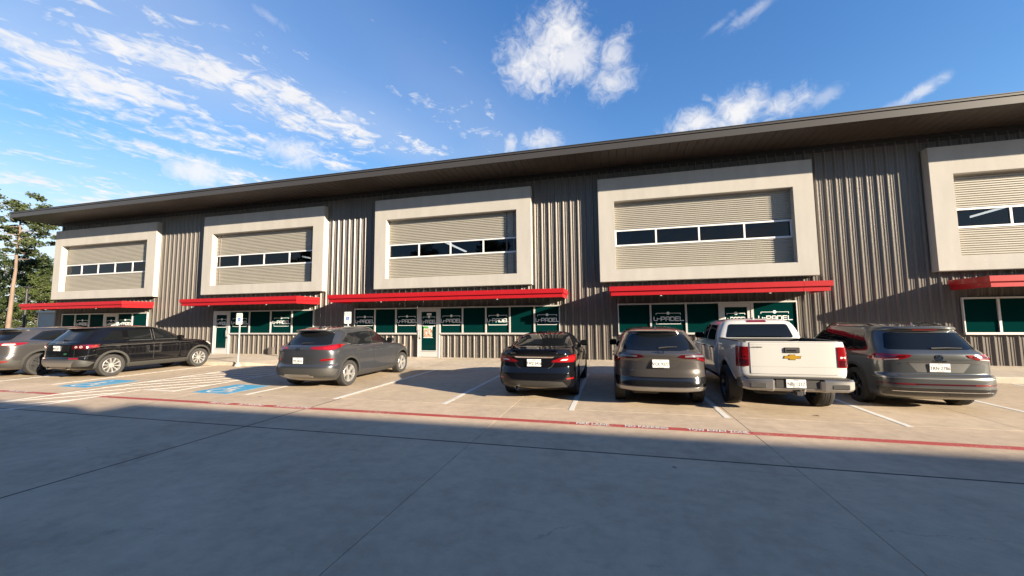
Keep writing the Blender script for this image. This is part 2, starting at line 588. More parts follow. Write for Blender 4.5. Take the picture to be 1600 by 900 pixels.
# painted markings: sheets 4 mm above the slabs
marks = []
def sheet(name, pts, m, z=0.004, parent=None):
    mb = MB().add([(p[0], p[1], z) for p in pts] + [(p[0], p[1], z - 0.003) for p in pts],
                  [tuple(range(len(pts)))] + [(i, (i + 1) % len(pts), len(pts) + (i + 1) % len(pts), len(pts) + i) for i in range(len(pts))])
    return mb.build(name, m, parent)
def strip(name, x0, y0, x1, y1, w, m, z=0.004, parent=None):
    d = Vector((x1 - x0, y1 - y0)).normalized()
    n = Vector((-d.y, d.x)) * w / 2
    return sheet(name, [(x0 + n.x, y0 + n.y), (x1 + n.x, y1 + n.y), (x1 - n.x, y1 - n.y), (x0 - n.x, y0 - n.y)], m, z, parent)

bay = empty('bay_markings')
tag(bay, kind='structure')
for x in (-21.2, -18.5, -15.85, -8.69, -6.17, -3.5, -0.83, 1.90, 4.52, 7.17, 9.84, 12.5, 15.2):
    ye = 12.7 if x < -15 else (13.0 if not (-14.4 < x < 9.6) else 13.0)
    strip('bay_line', x, 7.80 if x < -10 else 7.72, x, ye, 0.10, M_white, parent=bay)
ais = empty('access_aisle_markings')
tag(ais, kind='structure')
strip('aisle_line', -13.55, 7.70, -13.72, 12.9, 0.08, M_white, parent=ais)
strip('aisle_line', -11.02, 7.70, -11.12, 12.9, 0.08, M_white, parent=ais)
strip('aisle_line', -12.08, 7.72, -11.00, 7.72, 0.08, M_white, 0.0045, parent=ais)
y = 6.4
def clip_hatch(x0, x1, y0, y1, c, s):
    # line x = x0 + (y - c) * s clipped to a box
    pts = []
    for yy in (y0, y1):
        xx = x0 + (yy - c) * s
        if x0 <= xx <= x1: pts.append((xx, yy))
    for xx in (x0, x1):
        yy = c + (xx - x0) / s
        if y0 < yy < y1: pts.append((xx, yy))
    return pts[:2]
for k in range(9):
    p = clip_hatch(-13.6, -11.08, 7.75, 12.9, 5.9 + k * 0.92, 0.9)
    if len(p) == 2: strip('hatch_line', *p[0], *p[1], 0.08, M_white, 0.005, parent=ais)
strip('aisle_line', -13.40, -6.0, -13.50, 7.69, 0.08, M_white, parent=ais)
strip('aisle_line', -12.02, -6.0, -12.12, 7.66, 0.08, M_white, parent=ais)
for k in range(16):
    p = clip_hatch(-13.40, -12.08, -6.0, 7.66, -7.0 + k * 0.92, 0.9)
    if len(p) == 2: strip('hatch_line', *p[0], *p[1], 0.08, M_white, 0.005, parent=ais)

fl = empty('fire_lane_marking')
tag(fl, kind='structure')
strip('red_line', -12.05, 6.785, 60, 6.785, 0.155, M_red, parent=fl)
strip('red_line', -60, 6.785, -13.62, 6.785, 0.155, M_red, parent=fl)
def road_text(s, x0, x1, y):
    me = text_mesh(s, 0.17, 0.0, 'LEFT', bold=0.004)
    xs_ = [v.co.x for v in me.vertices]
    k = (x1 - x0) / (max(xs_) - min(xs_))
    x_m = min(xs_)
    for v in me.vertices:
        v.co.x = (v.co.x - x_m) * k
        v.co.y *= 1.02
    me.materials.clear()
    me.materials.append(M_white)
    obj_from('lane_lettering', me, fl, (x0, y, 0.0075))
for dx in (0.0, -7.95, -16.6, 8.0):
    road_text('FIRE LANE', -0.65 + dx, -0.11 + dx, 6.785)
    road_text('NO PARKING', 0.14 + dx, 0.80 + dx, 6.785)
    road_text('TOW AWAY ZONE', 1.09 + dx, 1.95 + dx, 6.785)

def ring2d(cx, cy, r0, r1, a0, a1, n=14):
    o = [(cx + r1 * math.cos(a0 + (a1 - a0) * i / n), cy + r1 * math.sin(a0 + (a1 - a0) * i / n)) for i in range(n + 1)]
    return o + [(cx + r0 * math.cos(a0 + (a1 - a0) * i / n), cy + r0 * math.sin(a0 + (a1 - a0) * i / n)) for i in range(n, -1, -1)]
def wheelchair(sc):
    # international symbol in a unit box, as a list of polygons
    P = []
    P.append([(0.42 + 0.075 * math.cos(2 * PI * i / 12), 0.90 + 0.075 * math.sin(2 * PI * i / 12)) for i in range(12)])
    P.append([(0.36, 0.80), (0.47, 0.80), (0.50, 0.46), (0.39, 0.46)])
    P.append([(0.47, 0.66), (0.72, 0.66), (0.72, 0.59), (0.48, 0.59)])
    P.append([(0.40, 0.49), (0.76, 0.49), (0.90, 0.16), (0.81, 0.12), (0.69, 0.40), (0.41, 0.40)])
    P.append([(0.81, 0.17), (0.96, 0.22), (0.99, 0.14), (0.83, 0.09)])
    P.append(ring2d(0.46, 0.28, 0.20, 0.27, math.radians(115), math.radians(370), 20))
    return [[(x * sc, y * sc) for x, y in p] for p in P]
def accessible(x0, x1, y0, y1):
    e = empty('accessible_parking_symbol', ((x0 + x1) / 2, y0, 0))
    tag(e, kind='structure')
    sheet('blue_square', [(x0 - e.location.x, 0), (x1 - e.location.x, 0), (x1 - e.location.x, y1 - y0), (x0 - e.location.x, y1 - y0)], M_blue, 0.004, e)
    mb = MB()
    for p in wheelchair(1.02):
        p = [(a - 0.56, b + 0.06) for a, b in p]
        n = len(p)
        bm = bmesh.new()
        mb.add([(a, b, 0.008) for a, b in p], [tuple(range(n))])
    mb.build('wheelchair_symbol', M_white, e, fix=False)
accessible(-15.25, -14.08, 7.62, 8.86)
accessible(-10.36, -9.22, 7.68, 8.90)

# ------------------------------------------------------------------ main building
YW, YP, YF = 16.02, 16.066, 15.77       # rib crest, panel pan, stucco frame front
Z0, ZS = 0.12, 7.87
XL, XR = -32.72, 34.0
M_metal = mat('bronze_metal_panel', (0.115, 0.101, 0.088), 0.42, 0.2, var=0.10, vscale=0.8, coords='World', stretch=(1, 1, 0.25), rvar=0.08)
M_stucco = mat('white_stucco', (0.38, 0.358, 0.325), 0.88, var=0.07, vscale=1.6, coords='World', stretch=(1.6, 1.6, 0.35), bump=0.35, bscale=55)
M_siding = mat('tan_corrugated_siding', (0.36, 0.335, 0.285), 0.45, 0.1, var=0.04, vscale=2, coords='World')
M_alu = mat('aluminium_frame', (0.60, 0.59, 0.57), 0.42, 0.35)
M_whitefr = mat('white_window_frame', (0.72, 0.71, 0.69), 0.45, 0.1)
M_redm = mat('red_metal_awning', (0.36, 0.008, 0.012), 0.38, 0.0, coat=0.2, var=0.05, vscale=1.5, coords='World')
M_soffit = mat('soffit_metal', (0.060, 0.046, 0.038), 0.5, 0.2, var=0.08, vscale=0.7, coords='World')
M_fascia = mat('fascia_metal', (0.052, 0.046, 0.041), 0.45, 0.2, var=0.05, vscale=0.6, coords='World')
M_darkm = mat('dark_trim', (0.03, 0.028, 0.027), 0.5, 0.2)
M_teal = mat('teal_tinted_glass', (0.001, 0.022, 0.021), 0.04, 0.0, coat=0.0, spec=0.16, ior=1.3)
M_logo = mat('white_vinyl', (0.78, 0.79, 0.78), 0.5)
M_room = mat('dim_room', (0.06, 0.06, 0.062), 0.9)
M_tube = mat('lit_tube', (0.9, 0.9, 0.9), 0.5, emit=(1.0, 0.95, 0.85), estr=1.6)

def glass_mat():
    m = bpy.data.materials.new('tinted_clear_glass')
    m.use_nodes = True
    t = m.node_tree
    t.nodes.clear()
    out = t.nodes.new('ShaderNodeOutputMaterial')
    tr = nd(t, 'ShaderNodeBsdfTransparent', inp={'Color': (0.36, 0.38, 0.40, 1)})
    gl = nd(t, 'ShaderNodeBsdfGlossy', inp={'Color': (0.62, 0.66, 0.72, 1), 'Roughness': 0.01})
    fr = nd(t, 'ShaderNodeFresnel', inp={'IOR': 1.45})
    mx = t.nodes.new('ShaderNodeMixShader')
    t.links.new(mth(t, 'ADD', fr.outputs[0], 0.0), mx.inputs[0])
    t.links.new(tr.outputs[0], mx.inputs[1])
    t.links.new(gl.outputs[0], mx.inputs[2])
    t.links.new(mx.outputs[0], out.inputs[0])
    MATS['glass'] = m
    return m
M_glass = glass_mat()

B = empty('commercial_building', ((XL + XR) / 2, 16.2, 0))
tag(B, 'long two-storey dark ribbed metal commercial building with white stucco frames and red awnings', 'building')
BO = Vector(B.location)
def bpart(mb, name, m, parent=None, smooth=None, **kw):
    o = mb.build(name, m, parent or B, smooth)
    if parent is None:
        o.location = -BO
    return o

FRAMES = [(-32.77, -24.45, -32.15, -25.15, 5), (-21.04, -13.46, -20.41, -14.10, 4), (-10.66, -3.21, -10.05, -3.85, 4), (-0.45, 7.04, 0.18, 6.39, 4), (10.38, 17.85, 11.02, 17.22, 4), (21.0, 28.5, 21.62, 27.85, 4)]

# ribbed wall sheets, three ribs each
def rib_profile():
    P = []
    for k in range(3):
        x = k * 0.305
        P += [(x, 0), (x + 0.040, -0.046), (x + 0.066, -0.046), (x + 0.106, 0)]
        P += [(x + 0.150, 0), (x + 0.160, -0.010), (x + 0.176, -0.010), (x + 0.186, 0)]
        P += [(x + 0.226, 0), (x + 0.236, -0.010), (x + 0.252, -0.010), (x + 0.262, 0)]
    P.append((0.913, 0))
    return P
def sheet_mesh(z0, z1):
    P = rib_profile()
    V, F = [], []
    for (x, y) in P:
        V += [(x, y, z0), (x, y, z1)]
    n = len(P)
    for i in range(n - 1):
        F.append((2 * i, 2 * i + 2, 2 * i + 3, 2 * i + 1))
    return MB().add(V, F).mesh('wall_panel', M_metal, fix=False)
sm_full, sm_low, sm_top = sheet_mesh(Z0, ZS), sheet_mesh(Z0, 3.6), sheet_mesh(7.0, ZS)
wall = MB().box(XL, XR, 16.45, 16.65, 0.0, ZS)
wl = bpart(MB().box(XL + 0.01, XR, YP + 0.012, 16.16, Z0, 3.55), 'wall', M_darkm)
x = XL
while x < XR - 0.5:
    xc = x + 0.457
    inside = [f for f in FRAMES if f[0] + 0.3 < x and x + 0.914 < f[1] - 0.3]
    part = [f for f in FRAMES if f[0] + 0.02 < x + 0.914 and x < f[1] - 0.02]
    if inside:
        obj_from('wall_panel', sm_low, wl, (x, YP, 0))
        obj_from('wall_panel', sm_top, wl, (x, YP, 0))
    else:
        obj_from('wall_panel', sm_full, wl, (x, YP, 0))
    x += 0.914
XR = x
# base trim, top trim, corner trim
bpart(MB().box(XL, XR, YP - 0.044, YP - 0.002, 7.70, ZS + 0.02), 'top_trim', M_darkm)
bpart(MB().box(XL - 0.035, XL + 0.07, YW - 0.012, YW + 0.2, Z0, ZS), 'corner_trim', M_metal)
# end wall, rear wall, floor slab and roof deck: a closed box
bpart(MB().box(XL, XL + 0.12, 16.16, 44.0, 0, ZS), 'end_wall', M_metal)
bpart(MB().box(XR - 0.12, XR, 16.16, 44.0, 0, ZS), 'end_wall', M_metal)
bpart(MB().box(XL, XR, 44.0, 44.2, 0, ZS), 'rear_wall', M_metal)

# upper rooms behind the strip windows
room = MB()
for (a, b_) in [(f[0], f[1]) for f in FRAMES]:
    room.add([(a, 16.12, 3.6), (b_, 16.12, 3.6), (b_, 24, 3.6), (a, 24, 3.6), (a, 16.12, 6.9), (b_, 16.12, 6.9), (b_, 24, 6.9), (a, 24, 6.9)],
             [(0, 1, 2, 3), (4, 5, 6, 7), (1, 2, 6, 5), (2, 3, 7, 6), (3, 0, 4, 7)])
bpart(room, 'upper_room', M_room)

# stucco frames with their recessed siding and strip windows
def corr_panel(x0, x1, z0, z1, y):
    p = 0.076
    n = max(2, int(round((z1 - z0) / p)))
    p = (z1 - z0) / n
    V, F = [], []
    zs = []
    for i in range(n):
        for (t, d) in ((0.0, 0.0), (0.14, 0.0), (0.22, -0.020), (0.40, -0.034), (0.66, -0.034), (0.84, -0.014), (0.92, 0.0)):
            zs.append((z0 + (i + t) * p, d))
    zs.append((z1, 0.0))
    for (z, d) in zs:
        V += [(x0, y + d, z), (x1, y + d, z)]
    for i in range(len(zs) - 1):
        F.append((2 * i, 2 * i + 1, 2 * i + 3, 2 * i + 2))
    return MB().add(V, F)
WZ0, WZ1 = 4.665, 5.27
OZ0, OZ1, FZ0, FZ1 = 3.69, 6.42, 3.21, 7.385
tubes = {1: [(-17.9, 5.62, 17.3, 23), (-16.2, 5.75, 17.2, 23)], 2: [(-8.07, 5.66, 17.2, 20.8)], 4: [(14.1, 5.7, 17.2, 22)], 3: [], 0: []}
for i, (x0, x1, ox0, ox1, npan) in enumerate(FRAMES):
    mb = MB()
    def fr_rect(a, b, c, d):   # four pieces of a picture frame as one closed solid
        y0, y1 = YF, 16.075
        V = []
        for y in (y0, y1):
            V += [(a, y, FZ0), (b, y, FZ0), (b, y, FZ1), (a, y, FZ1), (c, y, OZ0), (d, y, OZ0), (d, y, OZ1), (c, y, OZ1)]
        F = []
        for q in range(4):
            r = (q + 1) % 4
            F += [(q, r, 4 + r, 4 + q), (8 + q, 8 + 4 + q, 8 + 4 + r, 8 + r), (q, 8 + q, 8 + r, r), (4 + q, 4 + r, 12 + r, 12 + q)]
        mb.add(V, F)
    fr_rect(x0, x1, ox0, ox1)
    me = mb.mesh('window_surround', M_stucco)
    bm = bmesh.new(); bm.from_mesh(me)
    ed = [e for e in bm.edges if e.calc_length() > 0.5 and abs(e.verts[0].co.y - YF) < 1e-4 and abs(e.verts[1].co.y - YF) < 1e-4 and (abs(e.verts[0].co.x - e.verts[1].co.x) < 1e-4 or abs(e.verts[0].co.z - e.verts[1].co.z) < 1e-4)]
    bmesh.ops.bevel(bm, geom=ed, offset=0.012, segments=2, affect='EDGES')
    bm.to_mesh(me); bm.free()
    me.shade_smooth(); me.set_sharp_from_angle(angle=math.radians(35))
    fo = obj_from('window_surround', me, B, -BO)
    YC = 16.055
    bpart(corr_panel(ox0 - 0.03, ox1 + 0.03, WZ1 + 0.035, OZ1 + 0.03, YC), 'siding_panel', M_siding, fo)
    bpart(corr_panel(ox0 - 0.03, ox1 + 0.03, OZ0 - 0.03, WZ0 - 0.035, YC), 'siding_panel', M_siding, fo)
    w = MB()
    w.box(ox0 - 0.02, ox1 + 0.02, 16.005, 16.075, WZ1 - 0.03, WZ1 + 0.033)
    w.box(ox0 - 0.02, ox1 + 0.02, 16.000, 16.075, WZ0 - 0.033, WZ0 + 0.03)
    w.box(ox0 - 0.02, ox0 + 0.055, 16.008, 16.075, WZ0 + 0.03, WZ1 - 0.03)
    w.box(ox1 - 0.055, ox1 + 0.02, 16.008, 16.075, WZ0 + 0.03, WZ1 - 0.03)
    st = (ox1 - ox0) / npan
    for k in range(1, npan):
        w.box(ox0 + k * st - 0.03, ox0 + k * st + 0.03, 16.008, 16.075, WZ0 + 0.03, WZ1 - 0.03)
    bpart(w, 'window_frame', M_whitefr, fo)
    for k in range(npan):
        a = ox0 + k * st + (0.055 if k == 0 else 0.03)
        b2 = ox0 + (k + 1) * st - (0.055 if k == npan - 1 else 0.03)
        bpart(MB().box(a, b2, 16.036, 16.042, WZ0 + 0.03, WZ1 - 0.03), 'pane', M_glass, fo)
    # drip flashing above and a pale blind edge inside at the left end
    bpart(MB().box(ox0, ox1, 16.0, 16.06, WZ1 + 0.034, WZ1 + 0.05), 'flashing', M_darkm, fo)
    bpart(MB().box(ox0 + 0.02, ox0 + 0.62, 16.2, 16.24, WZ0 - 0.6, WZ1 + 0.4), 'interior_wall_end', mat('interior_plaster', (0.62, 0.58, 0.50), 0.9), fo)
    for (tx, tz, ty0, ty1) in tubes.get(i, []):
        bpart(MB().box(tx - 0.06, tx + 0.06, ty0, ty1, tz, tz + 0.05), 'ceiling_light', M_tube, fo)

# red awnings
AW = [(-32.75, -24.72), (-20.66, -13.80), (-12.08, -1.80), (-0.04, 6.78), (10.80, 18.3), (21.0, 29.0)]
YA = 14.58
def awning(x0, x1):
    mb = MB()
    # two stepped fascia bands round three sides and a deck between
    def band(o, z0, z1, th):
        V = []
        pts_o = [(x0 - o, 16.0), (x0 - o, YA - o), (x1 + o, YA - o), (x1 + o, 16.0)]
        pts_i = [(x0 - o + th, 16.0), (x0 - o + th, YA - o + th), (x1 + o - th, YA - o + th), (x1 + o - th, 16.0)]
        for z in (z0, z1):
            V += [(p[0], p[1], z) for p in pts_o] + [(p[0], p[1], z) for p in pts_i]
        F = []
        for q in range(3):
            F += [(q, q + 1, 8 + q + 1, 8 + q), (4 + q, 8 + 4 + q, 8 + 5 + q, 5 + q), (q, 4 + q, 5 + q, q + 1), (8 + q, 8 + q + 1, 8 + 5 + q, 8 + 4 + q)]
        F += [(0, 8, 12, 4), (3, 7, 15, 11)]
        mb.add(V, F)
    band(0.055, 2.745, 2.915, 0.06)
    band(0.0, 2.585, 2.7435, 0.05)
    band(0.03, 2.725, 2.7448, 0.05)
    me = mb.mesh('awning', M_redm)
    o = obj_from('awning', me, B, -BO)
    bpart(MB().box(x0 + 0.05, x1 - 0.05, YA + 0.05, 16.0, 2.80, 2.84), 'awning_deck', M_metal, o)
    k = x0 + 0.9
    while k < x1 - 0.3:
        bpart(MB().box(k - 0.03, k + 0.03, YA + 0.06, 16.0, 2.70, 2.795), 'awning_beam', M_metal, o)
        k += 1.9
    k = x0 + 3.05
    while k < x1 - 0.5:
        bpart(MB().box(k - 0.035, k + 0.035, YA - 0.0575, YA - 0.054, 2.747, 2.913).box(k - 0.035, k + 0.035, YA - 0.0025, YA + 0.001, 2.587, 2.722), 'joint_cover', M_redm, o)
        k += 3.05
    for s in (0.25, 0.75):
        xx = x0 + (x1 - x0) * s
        bpart(MB().cbox(xx - 0.03, xx + 0.03, YA + 0.03, YA + 0.09, 2.545, 2.584, 0.008), 'downlight', M_whitefr, o)
    return o
for a, b_ in AW:
    awning(a, b_)

# roof: fascia, gutter line, soffit boards
RX0, RX1, RY = -33.9, XR + 1.5, 14.31
rf = bpart(MB().prism([(RY + 0.05, 8.27), (44.6, 9.4), (44.6, 9.2), (RY + 0.05, 8.10)], 'x', RX0 + 0.03, RX1 - 0.03), 'roof', M_fascia)
bpart(MB().box(RX0, RX1, RY, RY + 0.06, 7.945, 8.165), 'fascia', M_fascia, rf)
bpart(MB().box(RX0 + 0.02, RX1 - 0.02, RY + 0.03, RY + 0.1, 8.165, 8.195), 'fascia_shadow_gap', M_darkm, rf)
bpart(MB().box(RX0, RX1, RY - 0.015, RY + 0.06, 8.195, 8.262), 'gutter_lip', M_fascia, rf)
bpart(MB().box(RX0 - 0.01, RX1 + 0.01, RY - 0.03, RY + 0.08, 8.262, 8.285), 'drip_edge', M_darkm, rf)
bpart(MB().prism([(RY + 0.06, 7.945), (44.6, 7.945), (44.6, 9.2), (RY + 0.06, 8.10)], 'x', RX0 + 0.002, RX0 + 0.05), 'gable_fascia', M_fascia, rf)
bpart(MB().box(RX0 + 0.05, RX1 - 0.05, RY + 0.06, 44.0, 7.985, 8.005), 'ceiling_deck', M_darkm, rf)
sof = MB().prism([(0.004, 0.0), (0.03, -0.012), (0.29, -0.012), (0.301, 0.0), (0.301, 0.012), (0.004, 0.012)], 'y', 0, 1.70)
sof_me = sof.mesh('soffit_panel', M_soffit)
x = RX0 + 0.06
n = 0
while x < RX1 - 0.4 and n < 300:
    obj_from('soffit_panel', sof_me, rf, (x, RY + 0.061, 7.955))
    x += 0.305
    n += 1
bpart(MB().box(XL - 0.03, XR, 15.985, 16.05, 7.80, 7.94), 'soffit_trim', M_darkm, rf)

# ------------------------------------------------------------------ storefronts
def stroke_letters():
    H_, w = 1.0, 0.17
    L = {}
    def seg(x0, y0, x1, y1): return [(x0, y0), (x1, y0), (x1, y1), (x0, y1)]
    L['U'] = (0.95, [seg(0, 0.18, w, H_), [(0, 0.18), (w, 0.18), (0.30, 0.0), (0.15, 0.0)], seg(0.15, 0, 0.75, w), [(0.72, 0), (0.90, 0.18), (0.90, 0.30), (0.72, w)], seg(0.73, 0.25, 0.90, 0.72)])
    L['-'] = (0.62, [seg(0.02, 0.43, 0.55, 0.58)])
    L['P'] = (1.05, [seg(0, 0, w, H_), seg(w, H_ - w, 0.80, H_), [(0.80, H_), (0.95, H_ - 0.15), (0.78, H_ - 0.15), (0.70, H_ - w)], seg(0.78, 0.50, 0.95, H_ - 0.15), [(0.78, 0.50), (0.95, 0.50), (0.82, 0.34), (0.70, 0.34)], seg(w, 0.34, 0.80, 0.50)])
    L['A'] = (1.05, [seg(0, 0, w, H_ - 0.16), [(0, H_ - 0.16), (w, H_ - 0.16), (0.26, H_), (0.15, H_)], seg(0.15, H_ - w, 0.80, H_), [(0.78, H_ - 0.16), (0.95, H_ - 0.16), (0.80, H_), (0.70, H_)], seg(0.78, 0, 0.95, H_ - 0.16), seg(w, 0.36, 0.78, 0.50)])
    L['D'] = (1.05, [seg(0, 0, w, H_), seg(w, H_ - w, 0.78, H_), [(0.78, H_), (0.95, H_ - 0.17), (0.78, H_ - 0.17)], seg(0.78, 0.17, 0.95, H_ - 0.17), [(0.78, 0.17), (0.95, 0.17), (0.78, 0)], seg(w, 0, 0.78, w)])
    L['E'] = (1.0, [seg(0, 0, w, H_), seg(w, H_ - w, 0.88, H_), seg(w, 0.43, 0.80, 0.57), seg(w, 0, 0.88, w)])
    L['L'] = (0.85, [seg(0, 0, w, H_), seg(w, 0, 0.88, w)])
    return L
SL = stroke_letters()
def logo_mesh(width):
    mb = MB()
    x = 0
    items = []
    for ch in 'U-PADEL':
        w, polys = SL[ch]
        for p in polys:
            items.append([(x + a, b) for a, b in p])
        x += w
    k = width / (x - 0.1)
    h = 0.165
    def ex(p, y0=0.0, y1=-0.004):
        n = len(p)
        area = sum(p[i][0] * p[(i + 1) % n][1] - p[(i + 1) % n][0] * p[i][1] for i in range(n))
        if area < 0: p = p[::-1]
        mb.add([(a, y1, b) for a, b in p] + [(a, y0, b) for a, b in p], [tuple(range(n))] + [(i, n + i, n + (i + 1) % n, (i + 1) % n) for i in range(n)])
    for p in items:
        ex([(a * k - width / 2, b * h - h / 2) for a, b in p])
    bw = width * 0.42
    t = 0.016
    def bar(x0, x1, z0, z1): ex([(x0, z0), (x1, z0), (x1, z1), (x0, z1)])
    bar(-bw, -0.055, 0.205, 0.205 + t); bar(0.055, bw, 0.205, 0.205 + t)
    bar(-bw, -bw + t, 0.155, 0.205); bar(bw - t, bw, 0.155, 0.205)
    bar(-bw, bw, -0.205, -0.205 + 0.022); bar(-bw, -bw + t, -0.183, -0.14); bar(bw - t, bw, -0.183, -0.14)
    ex([(0.058 * math.cos(2 * PI * i / 18), 0.215 + 0.058 * math.sin(2 * PI * i / 18)) for i in range(18)])
    return mb.mesh('logo_decal', M_logo, fix=False)
logo_cache = {}
M_black = mat('black_plastic', (0.018, 0.018, 0.019), 0.5)
M_steel = mat('brushed_steel', (0.55, 0.55, 0.54), 0.3, 0.9)
M_paper = mat('notice_paper', (0.75, 0.74, 0.70), 0.8)

def poster_mat():
    m = mat('door_poster', (0.5, 0.4, 0.33), 0.55)
    t = m.node_tree
    b = t.nodes['Principled BSDF']
    tc = t.nodes.new('ShaderNodeTexCoord')
    vo = nd(t, 'ShaderNodeTexVoronoi', inp={'Vector': tc.outputs['Generated'], 'Scale': 7.0})
    cr = t.nodes.new('ShaderNodeValToRGB')
    for p, c in ((0.0, (0.10, 0.04, 0.03, 1)), (0.45, (0.42, 0.20, 0.12, 1)), (0.75, (0.62, 0.50, 0.40, 1)), (1.0, (0.16, 0.20, 0.12, 1))):
        el = cr.color_ramp.elements.new(p)
        el.color = c
    t.links.new(vo.outputs['Color'], cr.inputs[0])
    t.links.new(cr.outputs[0], b.inputs['Base Color'])
    return m
M_poster = poster_mat()
M_green = mat('green_print', (0.06, 0.30, 0.06), 0.6)

YG0, YG1 = 15.955, 16.03      # storefront frame depth
GZ0, GZ1, DZ0 = 1.16, 2.345, 0.13
def pane_logo(parent, xc, w, zc=1.735):
    key = round(w, 2)
    if key not in logo_cache: logo_cache[key] = logo_mesh(w)
    o = obj_from('logo_decal', logo_cache[key], parent, (xc, 15.9945, zc))
    return o
def store_window(x0, x1, logo):
    f = MB()
    b = 0.032
    f.box(x0, x1, YG0, YG1, GZ1 - 0.055, GZ1)
    f.box(x0, x1, YG0 - 0.012, YG1, GZ0 - 0.02, GZ0 + 0.05)
    f.box(x0, x0 + b, YG0, YG1, GZ0 + 0.05, GZ1 - 0.055)
    f.box(x1 - b, x1, YG0, YG1, GZ0 + 0.05, GZ1 - 0.055)
    o = bpart(f, 'storefront_window', M_alu)
    bpart(MB().box(x0 + b, x1 - b, 15.995, 16.005, GZ0 + 0.05, GZ1 - 0.055), 'pane', M_teal, o)
    if logo: pane_logo(o, (x0 + x1) / 2, min(x1 - x0 - 0.09, 1.06))
    return o
def store_door(x0, x1, logo, poster=False, hinge=-1):
    f = MB()
    b = 0.055
    f.box(x0, x0 + b, YG0 - 0.004, YG1, DZ0, GZ1)
    f.box(x1 - b, x1, YG0 - 0.004, YG1, DZ0, GZ1)
    f.box(x0 + b, x1 - b, YG0 - 0.004, YG1, GZ1 - 0.06, GZ1)
    o = bpart(f, 'door', M_alu)
    a, c = x0 + b + 0.006, x1 - b - 0.006
    s = 0.115
    lf = MB()
    lf.box(a, a + s, 15.968, 16.022, DZ0 + 0.02, GZ1 - 0.066)
    lf.box(c - s, c, 15.968, 16.022, DZ0 + 0.02, GZ1 - 0.066)
    lf.box(a + s, c - s, 15.968, 16.022, GZ1 - 0.20, GZ1 - 0.066)
    lf.box(a + s, c - s, 15.968, 16.022, DZ0 + 0.02, DZ0 + 0.30)
    bpart(lf, 'door_leaf', M_alu, o)
    bpart(MB().box(a + s, c - s, 15.995, 16.005, DZ0 + 0.30, GZ1 - 0.20), 'pane', M_teal, o)
    hx = a + 0.05 if hinge < 0 else c - 0.05
    bpart(MB().tube([(hx, 15.966, 1.02), (hx, 15.90, 1.03), (hx, 15.90, 1.34), (hx, 15.966, 1.35)], 0.013, 8), 'handle', M_steel, o, 40)
    bpart(MB().cbox(hx - 0.025, hx + 0.025, 15.945, 15.967, 0.93, 1.0, 0.006), 'lock', M_black, o)
    bpart(MB().box(a + s + 0.02, c - s - 0.02, 15.964, 15.9675, DZ0 + 0.245, DZ0 + 0.27), 'bottom_lettering', mat('grey_print', (0.22, 0.22, 0.22), 0.6), o)
    bpart(MB().box(x0 + b, x1 - b, 15.93, 16.05, Z0 + 0.004, DZ0 + 0.012), 'threshold', M_steel, o)
    xm = (a + c) / 2
    if logo: pane_logo(o, xm, c - a - 2 * s - 0.02, 1.70)
    if poster:
        bpart(MB().box(xm - 0.25, xm + 0.16, 15.985, 15.994, 1.02, 1.40), 'poster', M_poster, o)
        bpart(MB().box(xm - 0.25, xm - 0.03, 15.985, 15.994, 1.405, 1.50), 'poster_header', M_green, o)
        bpart(MB().box(xm - 0.01, xm + 0.17, 15.985, 15.994, 1.405, 1.51), 'notice', M_paper, o)
        bpart(MB().box(xm - 0.26, xm + 0.18, 15.985, 15.994, 0.985, 1.012), 'notice', M_paper, o)
        bpart(MB().box(xm - 0.10, xm + 0.12, 15.985, 15.994, 1.98, 2.08), 'notice', M_paper, o)
    return o
# row by row, left to right: (x0, x1, kind)
ROWS = [
    [(-32.03, -30.87, 0), (-30.87, -29.67, 1), (-29.67, -28.45, 0), (-28.45, -27.35, 'd'), (-27.35, -26.21, 1), (-26.21, -25.06, 0)],
    [(-20.30, -19.25, 'd'), (-19.25, -17.96, 1), (-17.96, -16.63, 0), (-16.63, -15.35, 1), (-15.35, -14.07, 0)],
    [(-11.79, -10.69, 1), (-10.69, -9.60, 0), (-9.60, -8.50, 1), (-8.50, -7.42, 'p'), (-7.42, -6.35, 1), (-6.35, -5.28, 0), (-5.28, -4.22, 1), (-4.22, -3.16, 0), (-3.16, -2.10, 1)],
    [(0.20, 1.42, 0), (1.42, 2.69, 1), (2.69, 3.84, 0), (3.84, 4.94, 'd'), (4.94, 6.36, 1)],
    [(11.04, 11.96, 0), (11.96, 13.1, 0), (13.1, 14.2, 1), (14.2, 15.25, 'd'), (15.25, 16.4, 1), (16.4, 17.5, 0)],
    [(21.5, 22.7, 0), (22.7, 23.9, 1), (23.9, 25.0, 'd'), (25.0, 26.2, 1), (26.2, 27.4, 0)],
]
for row in ROWS:
    for (a, b_, kd) in row:
        if kd in ('d', 'p'):
            store_door(a, b_, True, kd == 'p', hinge=1 if a < -15 and a > -25 else -1)
        else:
            store_window(a, b_, bool(kd))

# small wall box left of the grey car
bpart(MB().cbox(-16.62, -16.33, 15.86, 16.02, 0.15, 0.50, 0.01), 'wall_box', mat('brown_box', (0.10, 0.085, 0.075), 0.6))

